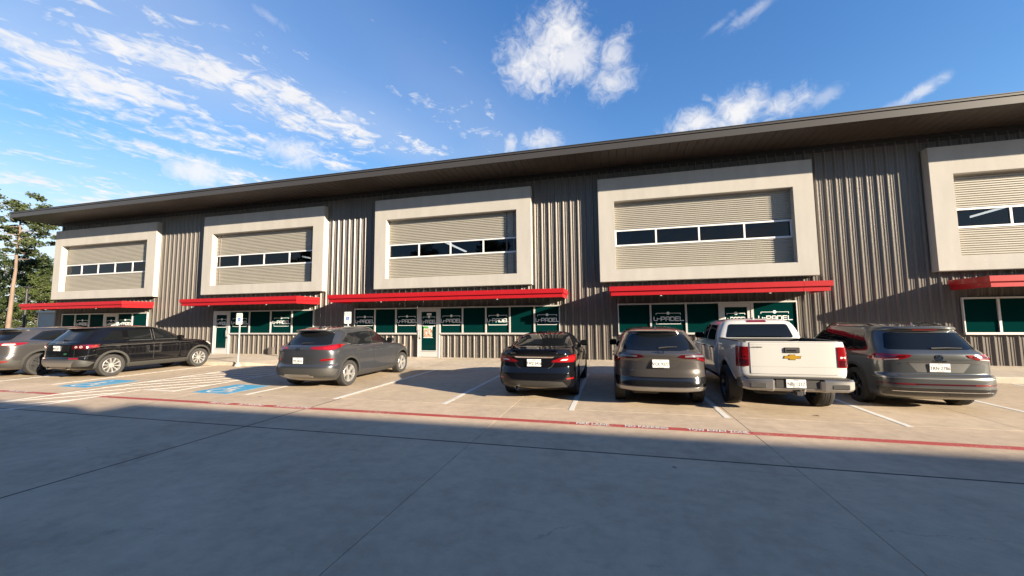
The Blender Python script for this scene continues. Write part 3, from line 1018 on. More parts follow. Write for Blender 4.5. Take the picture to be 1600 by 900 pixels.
# ------------------------------------------------------------------ signs
M_sign = mat('white_sign_face', (0.70, 0.74, 0.70), 0.45)
M_signgreen = mat('green_sign_ink', (0.06, 0.16, 0.09), 0.6)
M_signblue = mat('blue_sign_ink', (0.02, 0.11, 0.45), 0.5)
M_post = mat('galvanised_post', (0.50, 0.49, 0.45), 0.5, 0.4)
def parking_sign(x, y, label):
    e = empty('parking_sign', (x, y, 0))
    tag(e, label, 'sign', 'accessible parking signs')
    MB().tube([(0, 0, 0.0), (0, 0, 2.02)], 0.026, 10).build('post', M_post, e, 40)
    MB().lathe([(0.0, 0.13), (0.04, 0.125), (0.12, 0.05), (0.17, 0.03)], 'z', 14).build('base', M_walk, e, 40)
    p = MB()
    w, z0, z1, r = 0.155, 1.66, 2.12, 0.03
    poly = []
    for cx, cz, a0 in ((w - r, z0 + r, -PI / 2), (w - r, z1 - r, 0), (-w + r, z1 - r, PI / 2), (-w + r, z0 + r, PI)):
        poly += [(cx + r * math.cos(a0 + k * PI / 8), cz + r * math.sin(a0 + k * PI / 8)) for k in range(5)]
    p.prism(poly, 'y', -0.034, -0.028)
    pl = p.build('panel', M_sign, e)
    text_obj('lettering', 'RESERVED', 0.066, M_signgreen, pl, (0, -0.0345, 2.055), depth=0.0005)
    text_obj('lettering', 'PARKING', 0.066, M_signgreen, pl, (0, -0.0345, 1.985), depth=0.0005)
    MB().box(-0.062, 0.062, -0.0365, -0.034, 1.79, 1.925).build('blue_square', M_signblue, pl)
    mb = MB()
    for q in wheelchair(0.115):
        mb.add([(a - 0.064, -0.038, b + 1.80) for a, b in q], [tuple(range(len(q)))])
    mb.build('wheelchair_symbol', M_sign, pl, fix=False)
    text_obj('lettering', 'VAN ACCESSIBLE', 0.028, M_signgreen, pl, (0, -0.0345, 1.745), depth=0.0005)
    return e
parking_sign(-14.62, 12.58, 'accessible parking sign on a tall post beside the raised kerb, left of the two')
parking_sign(-10.02, 13.2, 'accessible parking sign rising behind the roof of the grey hatchback SUV')

# ------------------------------------------------------------------ buildings behind the camera (they shade the drive)
def far_building(name, x0, x1, yf, h, label):
    e = empty(name, ((x0 + x1) / 2, yf, 0))
    tag(e, label, 'building')
    o = Vector(e.location)
    def P(mb, nm, m):
        q = mb.build(nm, m, e)
        q.location = -o
        return q
    P(MB().box(x0 + 0.6, x1 - 0.6, yf - 26, yf - 1.7, 0.0, h - 0.35), 'wall', M_metal)
    r = P(MB().prism([(yf, h - 0.33), (yf, h), (yf - 27, h + 0.4), (yf - 27, h)], 'x', x0, x1), 'roof', M_fascia)
    x = x0 + 2.0
    while x < x1 - 6:
        f = MB()
        f.box(x, x + 6.2, yf - 1.72, yf - 1.45, 3.3, 3.75); f.box(x, x + 6.2, yf - 1.72, yf - 1.45, 6.4, 7.3)
        f.box(x, x + 0.5, yf - 1.72, yf - 1.45, 3.75, 6.4); f.box(x + 5.7, x + 6.2, yf - 1.72, yf - 1.45, 3.75, 6.4)
        w = P(f, 'window_surround', M_stucco)
        w2 = MB().box(x + 0.5, x + 5.7, yf - 1.70, yf - 1.66, 4.66, 5.27).build('pane', mat('dark_glass', (0.01, 0.014, 0.018), 0.05), w)
        w3 = MB().box(x + 0.4, x + 5.8, yf - 1.70, yf - 1.64, 1.16, 2.34).build('storefront_window', mat('dark_glass', (0.01, 0.014, 0.018), 0.05), w)
        x += 9.5
    return e
far_building('opposite_building', 17.9, 75.0, -4.9, 8.28, 'opposite metal building whose shadow covers the right of the drive')
far_building('opposite_building', -112.0, 16.1, -4.9, 7.97, 'lower opposite building behind the camera whose shadow covers the drive at far left')

# ------------------------------------------------------------------ trees
M_bark = mat('pine_bark', (0.17, 0.12, 0.088), 0.9, var=0.25, vscale=2.5, bump=0.8, bscale=9, stretch=(1, 1, 0.3))
M_bark2 = mat('grey_bark', (0.15, 0.125, 0.10), 0.9, var=0.25, vscale=2.5, bump=0.6, bscale=9)
def leafmat(name, col, var=0.35):
    m = mat(name, col, 0.6, var=var, vscale=0.8, spec=0.3)
    return m
M_pine = leafmat('pine_needles', (0.040, 0.052, 0.017))
M_oak = leafmat('oak_leaves', (0.030, 0.046, 0.013))
M_oak2 = leafmat('sweetgum_leaves', (0.050, 0.066, 0.017))
def clump(V, F, r, c, rad, n, size, flat=0.7):
    for _ in range(n):
        while True:
            p = Vector((r.uniform(-1, 1), r.uniform(-1, 1), r.uniform(-1, 1)))
            if 0.05 < p.length < 1: break
        p = p * (0.55 + 0.45 * r.random())
        q = Vector((c[0] + p.x * rad, c[1] + p.y * rad, c[2] + p.z * rad * flat))
        a = Vector((r.gauss(0, 1), r.gauss(0, 1), r.gauss(0, 0.8))).normalized()
        b = a.cross(Vector((r.gauss(0, 1), r.gauss(0, 1), r.gauss(0, 1)))).normalized()
        s = size * r.uniform(0.6, 1.3)
        i = len(V)
        V += [q - a * s, q + b * s * 0.5, q + a * s, q - b * s * 0.5]
        F.append((i, i + 1, i + 2, i + 3))
def tree(name, label, loc, h, kind, seed, group='trees beyond the end of the building', lean=0.0, bare=0.45, spread=0.22, leaf=None, dens=1.0):
    r = random.Random(seed)
    e = empty(name, loc)
    tag(e, label, 'tree', group)
    r0 = h * (0.0145 if kind == 'pine' else 0.018)
    pts = []
    for i in range(9):
        t = i / 8
        pts.append((lean * t * h + r.uniform(-.1, .1) * t, r.uniform(-.15, .15) * t, h * t * 0.97))
    tr = MB().tube(pts, [r0 * (1 - 0.82 * i / 8) for i in range(9)], 10)
    V, F = [], []
    nb = int(26 * dens) if kind == 'pine' else int(34 * dens)
    for k in range(nb):
        t = bare + (1 - bare) * (k + r.random() * 0.8) / nb
        az = r.uniform(0, 2 * PI)
        shape = (0.35 + 0.65 * math.sin(PI * min(1, (t - bare) / (1 - bare) * 0.85 + 0.18)))
        L = h * spread * shape * r.uniform(0.55, 1.15)
        i0 = min(int(t * 8), 7)
        b0 = Vector(pts[i0]).lerp(Vector(pts[i0 + 1]), t * 8 - i0)
        rise = r.uniform(0.0, 0.35) if kind == 'pine' else r.uniform(0.1, 0.7)
        d = Vector((math.cos(az), math.sin(az), rise))
        p1 = b0 + d * L * 0.55 + Vector((0, 0, -0.05 * L))
        p2 = b0 + d * L + Vector((0, 0, 0.08 * L))
        tr.tube([b0, p1, p2], [r0 * 0.30 * (1.1 - t * 0.6), r0 * 0.18, r0 * 0.05], 5)
        m = 3 if kind == 'pine' else 4
        for q in range(m):
            c = b0.lerp(p2, 0.45 + 0.6 * (q + 0.5) / m) + Vector((r.gauss(0, .06), r.gauss(0, .06), r.gauss(0.02, .05))) * h
            clump(V, F, r, c, h * (0.048 if kind == 'pine' else 0.062) * r.uniform(0.7, 1.3), int(90 * dens ** 0), h * 0.0105 if kind == 'pine' else h * 0.0125, 0.55 if kind == 'pine' else 0.8)
    if kind == 'pine':
        for q in range(2):      # dead stubs on the bare trunk
            t = r.uniform(0.2, bare)
            az = r.uniform(0, 2 * PI)
            b0 = Vector((lean * t * h, 0, h * t))
            tr.tube([b0, b0 + Vector((math.cos(az), math.sin(az), 0.15)) * h * 0.06], [0.06, 0.02], 5)
    tr.build('trunk', M_bark if kind == 'pine' else M_bark2, e, 60)
    MB().add(V, F).build('crown', leaf or (M_pine if kind == 'pine' else M_oak), e, fix=False)
    return e
def at(px, py, y):
    d = px_dir(px, py)
    t = y / d.y
    return Vector((d.x * t, y, CAM_H + d.z * t))
def ground_at(px, y):
    p = at(px, 500, y)
    return (p.x, p.y, -0.06)
P0 = ground_at(13, 34)
tree('pine_tree', 'tall leaning pine with long bare reddish trunk left of the building', P0, 18.9, 'pine', 11, lean=0.045, bare=0.60, spread=0.15, dens=0.85)
specs = [(-40, 36, 11.0, 'pine', 3, M_pine), (40, 40, 12.2, 'oak', 4, M_oak), (80, 42, 11.6, 'oak', 5, M_oak), (60, 37, 8.5, 'oak', 6, M_oak2), (2, 44, 13.6, 'oak', 7, M_oak),
         (100, 46, 10.5, 'oak', 8, M_oak), (28, 36.5, 5.0, 'oak', 9, M_oak2), (-70, 42, 13.5, 'oak', 10, M_oak), (120, 52, 11.0, 'pine', 12, M_pine), (-15, 38, 7.5, 'oak', 14, M_oak)]
LAB = ['slender pine at the left edge of the view', 'dense dark broadleaf tree right behind the tall leaning pine', 'lighter green tree close beside the white corner frame', 'low bushy tree just above the grey shed roof',
       'dark broadleaf tree behind and left of the tall pine trunk', 'dark tree mostly hidden behind the end of the building', 'low yellow-green tree at the foot of the tall pine', 'broadleaf tree beyond the left edge of the view', 'pine hidden behind the far end of the roof', 'low dark tree left of the pine trunk foot']
for (px, y, h, kd, sd_, lf), lb in zip(specs, LAB):
    tree('pine_tree' if kd == 'pine' else 'broadleaf_tree', lb, ground_at(px, y), h, kd, sd_, bare=0.5 if kd == 'pine' else 0.06, spread=0.17 if kd == 'pine' else 0.26, leaf=lf)

# trees on the far side of the drive (seen only as reflections in the upper windows)
for k, (x, y, h) in enumerate([(-34, -34, 15), (-22, -38, 17), (-9, -35, 16), (-45, -30, 16), (-60, -36, 18)]):
    tree('broadleaf_tree', ['tree across the drive mirrored in the second upper window', 'tallest tree across the drive mirrored in the upper windows', 'tree across the drive mirrored near the short opposite building', 'tree across the drive mirrored in the first upper window', 'farthest tree across the drive behind the camera'][k],
         (x, y, -0.06), h, 'oak', 40 + k, group='trees across the drive', bare=0.08, spread=0.26)

# pale garden wall, lamp post and grey shed beyond the end of the building
c = ground_at(-60, 30)
gw = MB().cbox(-9, 6.6, -0.12, 0.12, 0, 0.95, 0.03).build('garden_wall', mat('pale_masonry', (0.50, 0.44, 0.36), 0.9, var=0.1, vscale=1.5), loc=(ground_at(-8, 31)[0], 31, -0.06))
tag(gw, 'low pale masonry wall at the foot of the trees', 'wall')
lp = empty('lamp_post', ground_at(38, 24))
tag(lp, 'dark slim lamp post in front of the trees', 'lamp post')
MB().tube([(0, 0, 0), (0, 0, 5.2)], [0.11, 0.08], 10).build('post', M_darkm, lp, 40)
MB().cbox(-0.35, 0.35, -0.15, 0.15, 5.2, 5.33, 0.03).build('lamp_head', M_darkm, lp)
MB().lathe([(0, 0.26), (0.45, 0.26), (0.5, 0.2)], 'z', 14).build('base', M_walk, lp, 40)
p = at(61, 487, 22.0); q = at(87, 487, 22.0)
sh = empty('shed', ((p.x + q.x) / 2, 22.0, 0))
tag(sh, 'small grey lap-sided shed beside the left end of the building', 'shed')
hw_ = (q.x - p.x) / 2
sb = MB().box(-hw_, hw_ + 1.5, 0, 4, 0, 2.7).build('wall', mat('grey_siding', (0.37, 0.36, 0.34), 0.7), sh)
for k in range(13):
    MB().prism([(-0.025, 0.0), (0.0, 0.0), (0.0, 0.195), (-0.006, 0.195)], 'x', -hw_ + 0.12, hw_ + 1.4).build('siding_board', MATS['grey_siding'], sh, loc=(0, -0.001, 0.05 + k * 0.2))
MB().cbox(-hw_, -hw_ + 0.11, -0.04, 0.0, 0, 2.7, 0.01).build('corner_board', mat('pale_grey_trim', (0.46, 0.45, 0.43), 0.6), sh)
MB().cbox(-hw_ - 0.1, hw_ + 1.6, -0.15, 4.1, 2.7, 2.85, 0.02).build('roof', MATS['pale_grey_trim'], sh)
# rough grass strip by the trees
r = random.Random(2)
V, F = [], []
gc = ground_at(10, 26)
for _ in range(9000):
    x, y = gc[0] + r.uniform(-22, 14), r.uniform(17.2, 33)
    h = r.uniform(0.12, 0.38)
    a = r.uniform(0, PI)
    i = len(V)
    dx, dy = 0.03 * math.cos(a), 0.03 * math.sin(a)
    V += [(x - dx, y - dy, -0.06), (x + dx, y + dy, -0.06), (x + r.uniform(-.1, .1), y + r.uniform(-.1, .1), h)]
    F.append((i, i + 1, i + 2))
gr = MB().add(V, F).build('grass', mat('grass_blades', (0.075, 0.115, 0.03), 0.8, var=0.3, vscale=0.6), fix=False)
tag(gr, 'rough green grass between the car park and the trees', 'grass', kind='stuff')

def dry_leaf(x, y, s, rz, label):
    V = [(0, -1, 0), (0.38, -0.45, 0.12), (0.42, 0.2, 0.16), (0, 1, 0.05), (-0.42, 0.2, 0.2), (-0.38, -0.45, 0.1), (0, 0, 0.02)]
    mb = MB().add([(a * s, b * s, c * s) for a, b, c in V], [(0, 1, 6), (1, 2, 6), (2, 3, 6), (3, 4, 6), (4, 5, 6), (5, 0, 6)])
    o = mb.build('dry_leaf', mat('dead_leaf', (0.05, 0.035, 0.022), 0.8), loc=(x, y, 0.004), fix=False)
    o.rotation_euler = (0, 0, rz)
    tag(o, label, 'leaf', 'dead leaves on the concrete')
dry_leaf(0.92, 2.62, 0.028, 1.2, 'small dark curled leaf on the shaded concrete at lower right')
dry_leaf(3.45, 8.2, 0.05, 0.6, 'small brown leaf on sunlit concrete behind the white pickup')

# ------------------------------------------------------------------ vehicles
def pchip(xs, ys):
    xs, ys = np.array(xs, float), np.array(ys, float)
    h = np.diff(xs); d = np.diff(ys) / h
    m = np.zeros(len(xs))
    m[0], m[-1] = d[0], d[-1]
    for i in range(1, len(xs) - 1):
        if d[i - 1] * d[i] > 0:
            w1, w2 = 2 * h[i] + h[i - 1], h[i] + 2 * h[i - 1]
            m[i] = (w1 + w2) / (w1 / d[i - 1] + w2 / d[i])
    def f(x):
        x = min(max(x, xs[0]), xs[-1])
        i = min(int(np.searchsorted(xs, x, 'right')) - 1, len(h) - 1)
        i = max(i, 0)
        t = (x - xs[i]) / h[i]
        return float((2 * t**3 - 3 * t**2 + 1) * ys[i] + (t**3 - 2 * t**2 + t) * h[i] * m[i] + (-2 * t**3 + 3 * t**2) * ys[i + 1] + (t**3 - t**2) * h[i] * m[i + 1])
    return f

class Body:
    """closed car shell made of stacked horizontal outlines; local y runs from rear bumper to nose"""
    NC, NS = 16, 26
    def __init__(s, rear, front, hw, rcr, rcf, nr=3.4, nf=2.7, bulge=0.0):
        s.rear, s.front, s.hw = pchip(*zip(*rear)), pchip(*zip(*front)), pchip(*zip(*hw))
        s.rcr, s.rcf = pchip(*zip(*rcr)), pchip(*zip(*rcf))
        s.nr, s.nf = nr, nf
        zs = sorted(set([round(z, 4) for z, _ in rear + front + hw]))
        lo, hi = max(rear[0][0], front[0][0], hw[0][0]), min(rear[-1][0], front[-1][0], hw[-1][0])
        zs = [z for z in zs if lo <= z <= hi]
        Z = []
        for a, b in zip(zs, zs[1:]):
            n = max(1, int(math.ceil((b - a) / 0.022)), 3 if b - a > 0.012 else 2)
            Z += [a + (b - a) * k / n for k in range(n)]
        Z.append(zs[-1])
        s.Z = Z
        s.lo, s.hi = lo, hi
        V, F = [], []
        rings = []
        for z in Z:
            h = s.outline(z)
            ring = [(x, y, z) for x, y in h] + [(-x, y, z) for x, y in h[-2:0:-1]]
            rings.append((len(V), len(ring)))
            V += ring
        n = rings[0][1]
        for k in range(len(rings) - 1):
            a, b = rings[k][0], rings[k + 1][0]
            for i in range(n):
                j = (i + 1) % n
                F.append((a + i, a + j, b + j, b + i))
        for (st, flip) in ((0, True), (rings[-1][0], False)):
            c = len(V)
            V.append(tuple(np.mean(np.array(V[st:st + n]), 0)))
            for i in range(n):
                j = (i + 1) % n
                F.append((st + j, st + i, c) if flip else (st + i, st + j, c))
        s.V, s.F = V, F
        s.bvh = BVHTree.FromPolygons([Vector(v) for v in V], F)
    def outline(s, z):
        yr, yf, hw = s.rear(z), s.front(z), max(s.hw(z), 0.02)
        L = yf - yr
        br, bf = min(s.rcr(z), L * 0.45), min(s.rcf(z), L * 0.45)
        P = []
        for i in range(s.NC + 1):
            t = PI / 2 * i / s.NC
            P.append((hw * math.sin(t) ** (2 / s.nr), yr + br * (1 - math.cos(t) ** (2 / s.nr))))
        for i in range(1, s.NS):
            P.append((hw, yr + br + (L - br - bf) * i / s.NS))
        for i in range(s.NC, -1, -1):
            t = PI / 2 * i / s.NC
            P.append((hw * math.sin(t) ** (2 / s.nf), yf - bf * (1 - math.cos(t) ** (2 / s.nf))))
        P[0] = (0.0, yr)
        P[-1] = (0.0, yf)
        return P
    def wrap(s, d, z):
        """point at arc length |d| from the rear centre line at height z"""
        P = s.outline(z)
        sg = 1 if d >= 0 else -1
        d = abs(d)
        for a, b in zip(P, P[1:]):
            l = math.hypot(b[0] - a[0], b[1] - a[1])
            if d <= l or b is P[-1]:
                t = min(d / max(l, 1e-9), 1)
                return Vector((sg * (a[0] + (b[0] - a[0]) * t), a[1] + (b[1] - a[1]) * t, z))
            d -= l
    def hit(s, mode, u, v):
        if mode == 'wrap':
            p = s.wrap(u, v)
            q = s.bvh.find_nearest(p)
            return p, q[1]
        if mode == 'rear': o, d = Vector((u, -3, v)), Vector((0, 1, 0))
        elif mode == 'front': o, d = Vector((u, 9, v)), Vector((0, -1, 0))
        elif mode == 'right': o, d = Vector((3, u, v)), Vector((-1, 0, 0))
        elif mode == 'left': o, d = Vector((-3, u, v)), Vector((1, 0, 0))
        else: o, d = Vector((u, v, 4)), Vector((0, 0, -1))
        r = s.bvh.ray_cast(o, d)
        if r[0] is None:
            g = {'rear': Vector((u, 0.5, v)), 'front': Vector((u, 4, v)), 'right': Vector((0.9, u, v)), 'left': Vector((-0.9, u, v)), 'top': Vector((u, v, 1.5))}[mode]
            r = s.bvh.find_nearest(g)
        return r[0], r[1]

def rounded(poly, r, n=4):
    out = []
    m = len(poly)
    for i in range(m):
        p0, p, p1 = Vector(poly[i - 1]), Vector(poly[i]), Vector(poly[(i + 1) % m])
        a, b = (p0 - p), (p1 - p)
        k = min(r, a.length * 0.45, b.length * 0.45)
        A, Bv = p + a.normalized() * k, p + b.normalized() * k
        for j in range(n + 1):
            t = j / n
            out.append(tuple((1 - t) ** 2 * A + 2 * t * (1 - t) * p + t * t * Bv))
    return out

def patch(body, name, mode, poly, m, parent, off=0.004, thick=0.012, res=0.05, rad=0.0, plane=None):
    """a panel laid on the shell: outline `poly` in the 2D frame of `mode`, with its own thickness"""
    if rad: poly = rounded(poly, rad)
    pts = []
    n = len(poly)
    for i in range(n):
        a, b = Vector(poly[i]), Vector(poly[(i + 1) % n])
        k = max(1, int((b - a).length / res))
        pts += [a.lerp(b, j / k) for j in range(k)]
    nb = len(pts)
    A = np.array([tuple(p) for p in pts])
    x0, z0 = A.min(0); x1, z1 = A.max(0)
    def inside(x, y):
        c = False
        j = nb - 1
        for i in range(nb):
            if (A[i, 1] > y) != (A[j, 1] > y) and x < (A[j, 0] - A[i, 0]) * (y - A[i, 1]) / (A[j, 1] - A[i, 1]) + A[i, 0]:
                c = not c
            j = i
        return c
    x = x0 + res / 2
    while x < x1:
        y = z0 + res / 2
        while y < z1:
            if inside(x, y) and np.min((A[:, 0] - x) ** 2 + (A[:, 1] - y) ** 2) > (res * 0.45) ** 2:
                pts.append(Vector((x, y)))
            y += res
        x += res
    ed = [(i, (i + 1) % nb) for i in range(nb)]
    vo, eo, fo, ov, oe, of = delaunay_2d_cdt(pts, ed, [], 1, 1e-5)
    top, bot = [], []
    for p in vo:
        q, nn = body.hit(mode, p.x, p.y)
        top.append(q + nn * off)
        bot.append(q + nn * (off - thick))
    V = top + bot
    N = len(top)
    F = [tuple(f) for f in fo]
    cnt = {}
    for f in fo:
        for i in range(len(f)):
            a, b = f[i], f[(i + 1) % len(f)]
            cnt[(a, b)] = 1
    # orient the faces outward
    if F:
        f = F[len(F) // 2]
        nrm = (top[f[1]] - top[f[0]]).cross(top[f[2]] - top[f[0]])
        want = {'rear': Vector((0, -1, 0)), 'front': Vector((0, 1, 0)), 'right': Vector((1, 0, 0)), 'left': Vector((-1, 0, 0)), 'top': Vector((0, 0, 1))}.get(mode)
        if want is None:
            want = body.bvh.find_nearest(top[f[0]])[1]
        flip = nrm.dot(want) < 0
        if flip: F = [ff[::-1] for ff in F]
        for (a, b) in cnt:
            if (b, a) not in cnt:
                F.append((b, a, N + a, N + b) if not flip else (a, b, N + b, N + a))
    mb = MB().add(V, F)
    o = mb.build(name, m, parent, smooth=50, fix=False)
    return o

def line(body, name, mode, pts, w, m, parent, off=0.0015):
    """thin ribbon (shut line or trim) following the shell"""
    V, F = [], []
    P = []
    for a, b in zip(pts, pts[1:]):
        a, b = Vector(a), Vector(b)
        k = max(1, int((b - a).length / 0.04))
        P += [a.lerp(b, j / k) for j in range(k)]
    P.append(Vector(pts[-1]))
    for i, p in enumerate(P):
        d = (P[min(i + 1, len(P) - 1)] - P[max(i - 1, 0)]).normalized()
        nrm = Vector((-d.y, d.x)) * w / 2
        for sgn in (1, -1):
            q, nn = body.hit(mode, p.x + sgn * nrm.x, p.y + sgn * nrm.y)
            V.append(q + nn * off)
    for i in range(len(P) - 1):
        F.append((2 * i, 2 * i + 1, 2 * i + 3, 2 * i + 2))
    return MB().add(V, F).build(name, m, parent, smooth=60)

def boolean_cut(o, cutters, mark):
    for c in cutters:
        md = o.modifiers.new('cut', 'BOOLEAN')
        md.operation = 'DIFFERENCE'
        md.solver = 'EXACT'
        md.object = c
    dg = bpy.context.evaluated_depsgraph_get()
    dg.update()
    me = bpy.data.meshes.new_from_object(o.evaluated_get(dg))
    o.modifiers.clear()
    old = o.data
    o.data = me
    bpy.data.meshes.remove(old)
    for c in cutters:
        bpy.data.objects.remove(c)
    idx = []
    for p in me.polygons:
        idx.append(1 if mark(p.center, p.normal) else 0)
    me.polygons.foreach_set('material_index', idx)
    me.shade_smooth()
    me.set_sharp_from_angle(angle=math.radians(38))
    return me

M_tyre = mat('tyre_rubber', (0.022, 0.021, 0.020), 0.75, bump=0.2, bscale=90, var=0.25, vscale=6)
M_blackgloss = mat('gloss_black_trim', (0.008, 0.008, 0.009), 0.12, coat=0.5)
M_blackplast = mat('grained_black_plastic', (0.028, 0.027, 0.026), 0.62, bump=0.1, bscale=300)
M_greyplast = mat('grey_plastic', (0.032, 0.031, 0.029), 0.6)
M_chrome = mat('chrome', (0.72, 0.72, 0.72), 0.12, 1.0)
M_silver = mat('satin_silver', (0.36, 0.35, 0.335), 0.32, 0.85)
M_alloy = mat('alloy_wheel', (0.56, 0.55, 0.53), 0.33, 0.75)
M_alloyblk = mat('black_alloy', (0.012, 0.012, 0.013), 0.25, 0.2, coat=0.4)
M_alloygrey = mat('grey_alloy', (0.09, 0.09, 0.095), 0.3, 0.6)
M_carglass = mat('car_glass', (0.006, 0.007, 0.008), 0.02, spec=0.38)
M_lens = mat('red_lens', (0.17, 0.003, 0.005), 0.12, coat=0.8)
M_lensd = mat('dark_red_lens', (0.055, 0.002, 0.004), 0.1, coat=0.8)
M_lensw = mat('clear_lens', (0.55, 0.52, 0.50), 0.15, coat=0.8)
M_lenso = mat('amber_lens', (0.50, 0.13, 0.01), 0.15, coat=0.6)
M_plate = mat('plate_white', (0.72, 0.72, 0.70), 0.4)
M_ink = mat('plate_ink', (0.03, 0.03, 0.035), 0.6)
M_gold = mat('gold_badge', (0.62, 0.36, 0.03), 0.3, 0.5)
M_under = mat('underbody', (0.015, 0.015, 0.015), 0.8)
def carpaint(name, col, metal=0.55, rough=0.32, coat=1.0, spec=0.3):
    return mat(name, col, rough, metal, coat=coat, spec=spec)

def wheel_meshes(r, w, rimr, style, rim_m):
    """meshes for tyre and rim, axle along x, outer face at +x"""
    key = (r, w, rimr, style, rim_m.name)
    h = w / 2
    t = MB()
    prof = [(-h * 0.72, rimr * 0.98), (-h * 0.95, rimr * 1.06), (-h, (r + rimr) / 2), (-h * 0.93, r * 0.965), (-h * 0.78, r * 0.992), (-h * 0.4, r), (-h * 0.36, r * 0.985), (-h * 0.30, r * 0.985), (-h * 0.26, r),
            (-h * 0.03, r), (0, r * 0.985), (h * 0.03, r), (h * 0.26, r), (h * 0.30, r * 0.985), (h * 0.36, r * 0.985), (h * 0.4, r), (h * 0.78, r * 0.992), (h * 0.93, r * 0.965), (h, (r + rimr) / 2), (h * 0.95, rimr * 1.06), (h * 0.72, rimr * 0.98)]
    t.lathe(prof, 'x', 40, closed=True)
    tyre = t.mesh('tyre', M_tyre, 35)
    b = MB()
    b.lathe([(h * 0.80, rimr * 1.00), (h * 0.86, rimr * 0.965), (h * 0.72, rimr * 0.93), (-h * 0.7, rimr * 0.90), (-h * 0.7, rimr * 0.99), (h * 0.7, rimr * 0.99)], 'x', 36, closed=True)
    b.lathe([(h * 0.22, 0.0), (h * 0.22, rimr * 0.90), (h * 0.18, rimr * 0.90), (h * 0.18, 0.0)], 'x', 24, mi=1)
    b.lathe([(h * 0.28, 0.075), (h * 0.62, 0.070), (h * 0.66, 0.045), (h * 0.66, 0.001)], 'x', 18)
    ns, wi, wo, twin = {'ten': (10, 0.028, 0.045, 0), 'five': (5, 0.060, 0.080, 0), 'twin5': (5, 0.024, 0.032, 1), 'six': (6, 0.045, 0.06, 0), 'v5': (5, 0.022, 0.030, 2), 'seven': (7, 0.034, 0.05, 0)}[style]
    for k in range(ns):
        a0 = 2 * PI * k / ns + 0.2
        for sgn in ([0] if not twin else [-1, 1]):
            da = 0.13 * sgn if twin == 1 else 0
            ra, rb = 0.055, rimr * 0.94
            V = []
            for (rr, wd, xo, dd) in ((ra, wi, h * 0.60, da), (rimr * 0.6, (wi + wo) / 2, h * 0.70, da + (0.10 * sgn if twin == 2 else 0)), (rb, wo, h * 0.74, da + (0.27 * sgn if twin == 2 else 0))):
                c, s_ = math.cos(a0 + dd), math.sin(a0 + dd)
                for (q, xx) in ((-1, xo - 0.006), (-0.55, xo + 0.006), (0.55, xo + 0.006), (1, xo - 0.006), (1, xo - 0.045), (-1, xo - 0.045)):
                    V.append((xx, c * rr - s_ * q * wd / 2, s_ * rr + c * q * wd / 2))
            F = []
            for seg in range(2):
                for i in range(6):
                    j = (i + 1) % 6
                    F.append((seg * 6 + i, seg * 6 + j, seg * 6 + 6 + j, seg * 6 + 6 + i))
            F += [tuple(range(6)), tuple(range(12, 18))]
            b.add(V, F)
    rim = b.mesh('rim', [rim_m, M_under], 35)
    return tyre, rim

def plate(parent, x, y, z, text, tilt=0.0):
    e = MB().cbox(-0.152, 0.152, -0.006, 0.006, -0.077, 0.077, 0.004).build('licence_plate', M_plate, parent, loc=(x, y, z))
    e.rotation_euler = (tilt, 0, 0)
    text_obj('lettering', text, 0.088, M_ink, e, (0, -0.0065, -0.012), sx=0.80, depth=0.0006, bold=0.001)
    text_obj('lettering', 'TEXAS', 0.028, M_ink, e, (0, -0.0065, 0.055), depth=0.0006)
    text_obj('lettering', 'The Lone Star State', 0.014, M_ink, e, (0, -0.0065, -0.062), depth=0.0006)
    return e

def vehicle(name, label, cat, x, y, C, rz=0.0):
    """C: dict with body, paint, wheels; returns the Empty that parents everything"""
    e = empty(name, (x, y, 0), rz)
    tag(e, label, cat, 'vehicles parked nose-in along the building')
    return e

def shell(e, C, name='body'):
    b = C['body']
    o = MB().add(b.V, b.F).build(name, [C['paint'], M_under], e, fix=True)
    cut = []
    R = C['archr']
    for ya in C['axles']:
        for sgn in (-1, 1):
            hwm = C['hwm']
            xa, xb = sorted((sgn * (hwm - 0.36), sgn * (hwm + 0.3)))
            n = 40
            prof = [(xa, R), (xb, R)]
            c = MB().lathe(prof, 'x', n, (0, ya, C['r'] + C.get('archdz', 0.02))).build('cutter', M_under)
            c.location = e.location
            c.rotation_euler = e.rotation_euler
            cut.append(c)
    zc = C['r'] + C.get('archdz', 0.02)
    def mark(p, n):
        if p.z < b.lo + 0.02: return True
        for ya in C['axles']:
            d = math.hypot(p.y - ya, p.z - zc)
            if d < R + 0.004 and abs(p.x) > C['hwm'] - 0.40 and (abs(d - R) < 0.012 or abs(abs(p.x) - (C['hwm'] - 0.36)) < 0.01):
                return True
        return False
    boolean_cut(o, cut, mark)
    return o

def wheels(e, C):
    ty, rm = wheel_meshes(C['r'], C['tw'], C['rimr'], C['style'], C['rimm'])
    for ya in C['axles']:
        for sgn in (-1, 1):
            w = empty('wheel', (sgn * (C['track'] / 2), ya, C['r']), 0 if sgn > 0 else PI, e)
            obj_from('tyre', ty, w)
            obj_from('rim', rm, w, rot=(rnd.uniform(0, 6), 0, 0))

def arch_trim(e, C, w=0.055, m=None, off=0.008):
    b = C['body']
    zc = C['r'] + C.get('archdz', 0.02)
    R = C['archr']
    for ya in C['axles']:
        for mode in ('right', 'left'):
            a0 = -math.asin(min(0.95, (zc - C.get('sill', 0.28)) / R))
            n = 22
            outer = [(ya + (R + w) * math.cos(a0 + (PI - 2 * a0) * i / n), zc + (R + w) * math.sin(a0 + (PI - 2 * a0) * i / n)) for i in range(n + 1)]
            inner = [(ya + (R - 0.004) * math.cos(a0 + (PI - 2 * a0) * i / n), zc + (R - 0.004) * math.sin(a0 + (PI - 2 * a0) * i / n)) for i in range(n, -1, -1)]
            patch(b, 'wheel_arch_trim', mode, outer + inner, m or M_blackplast, e, off=off, thick=0.03, res=0.06)

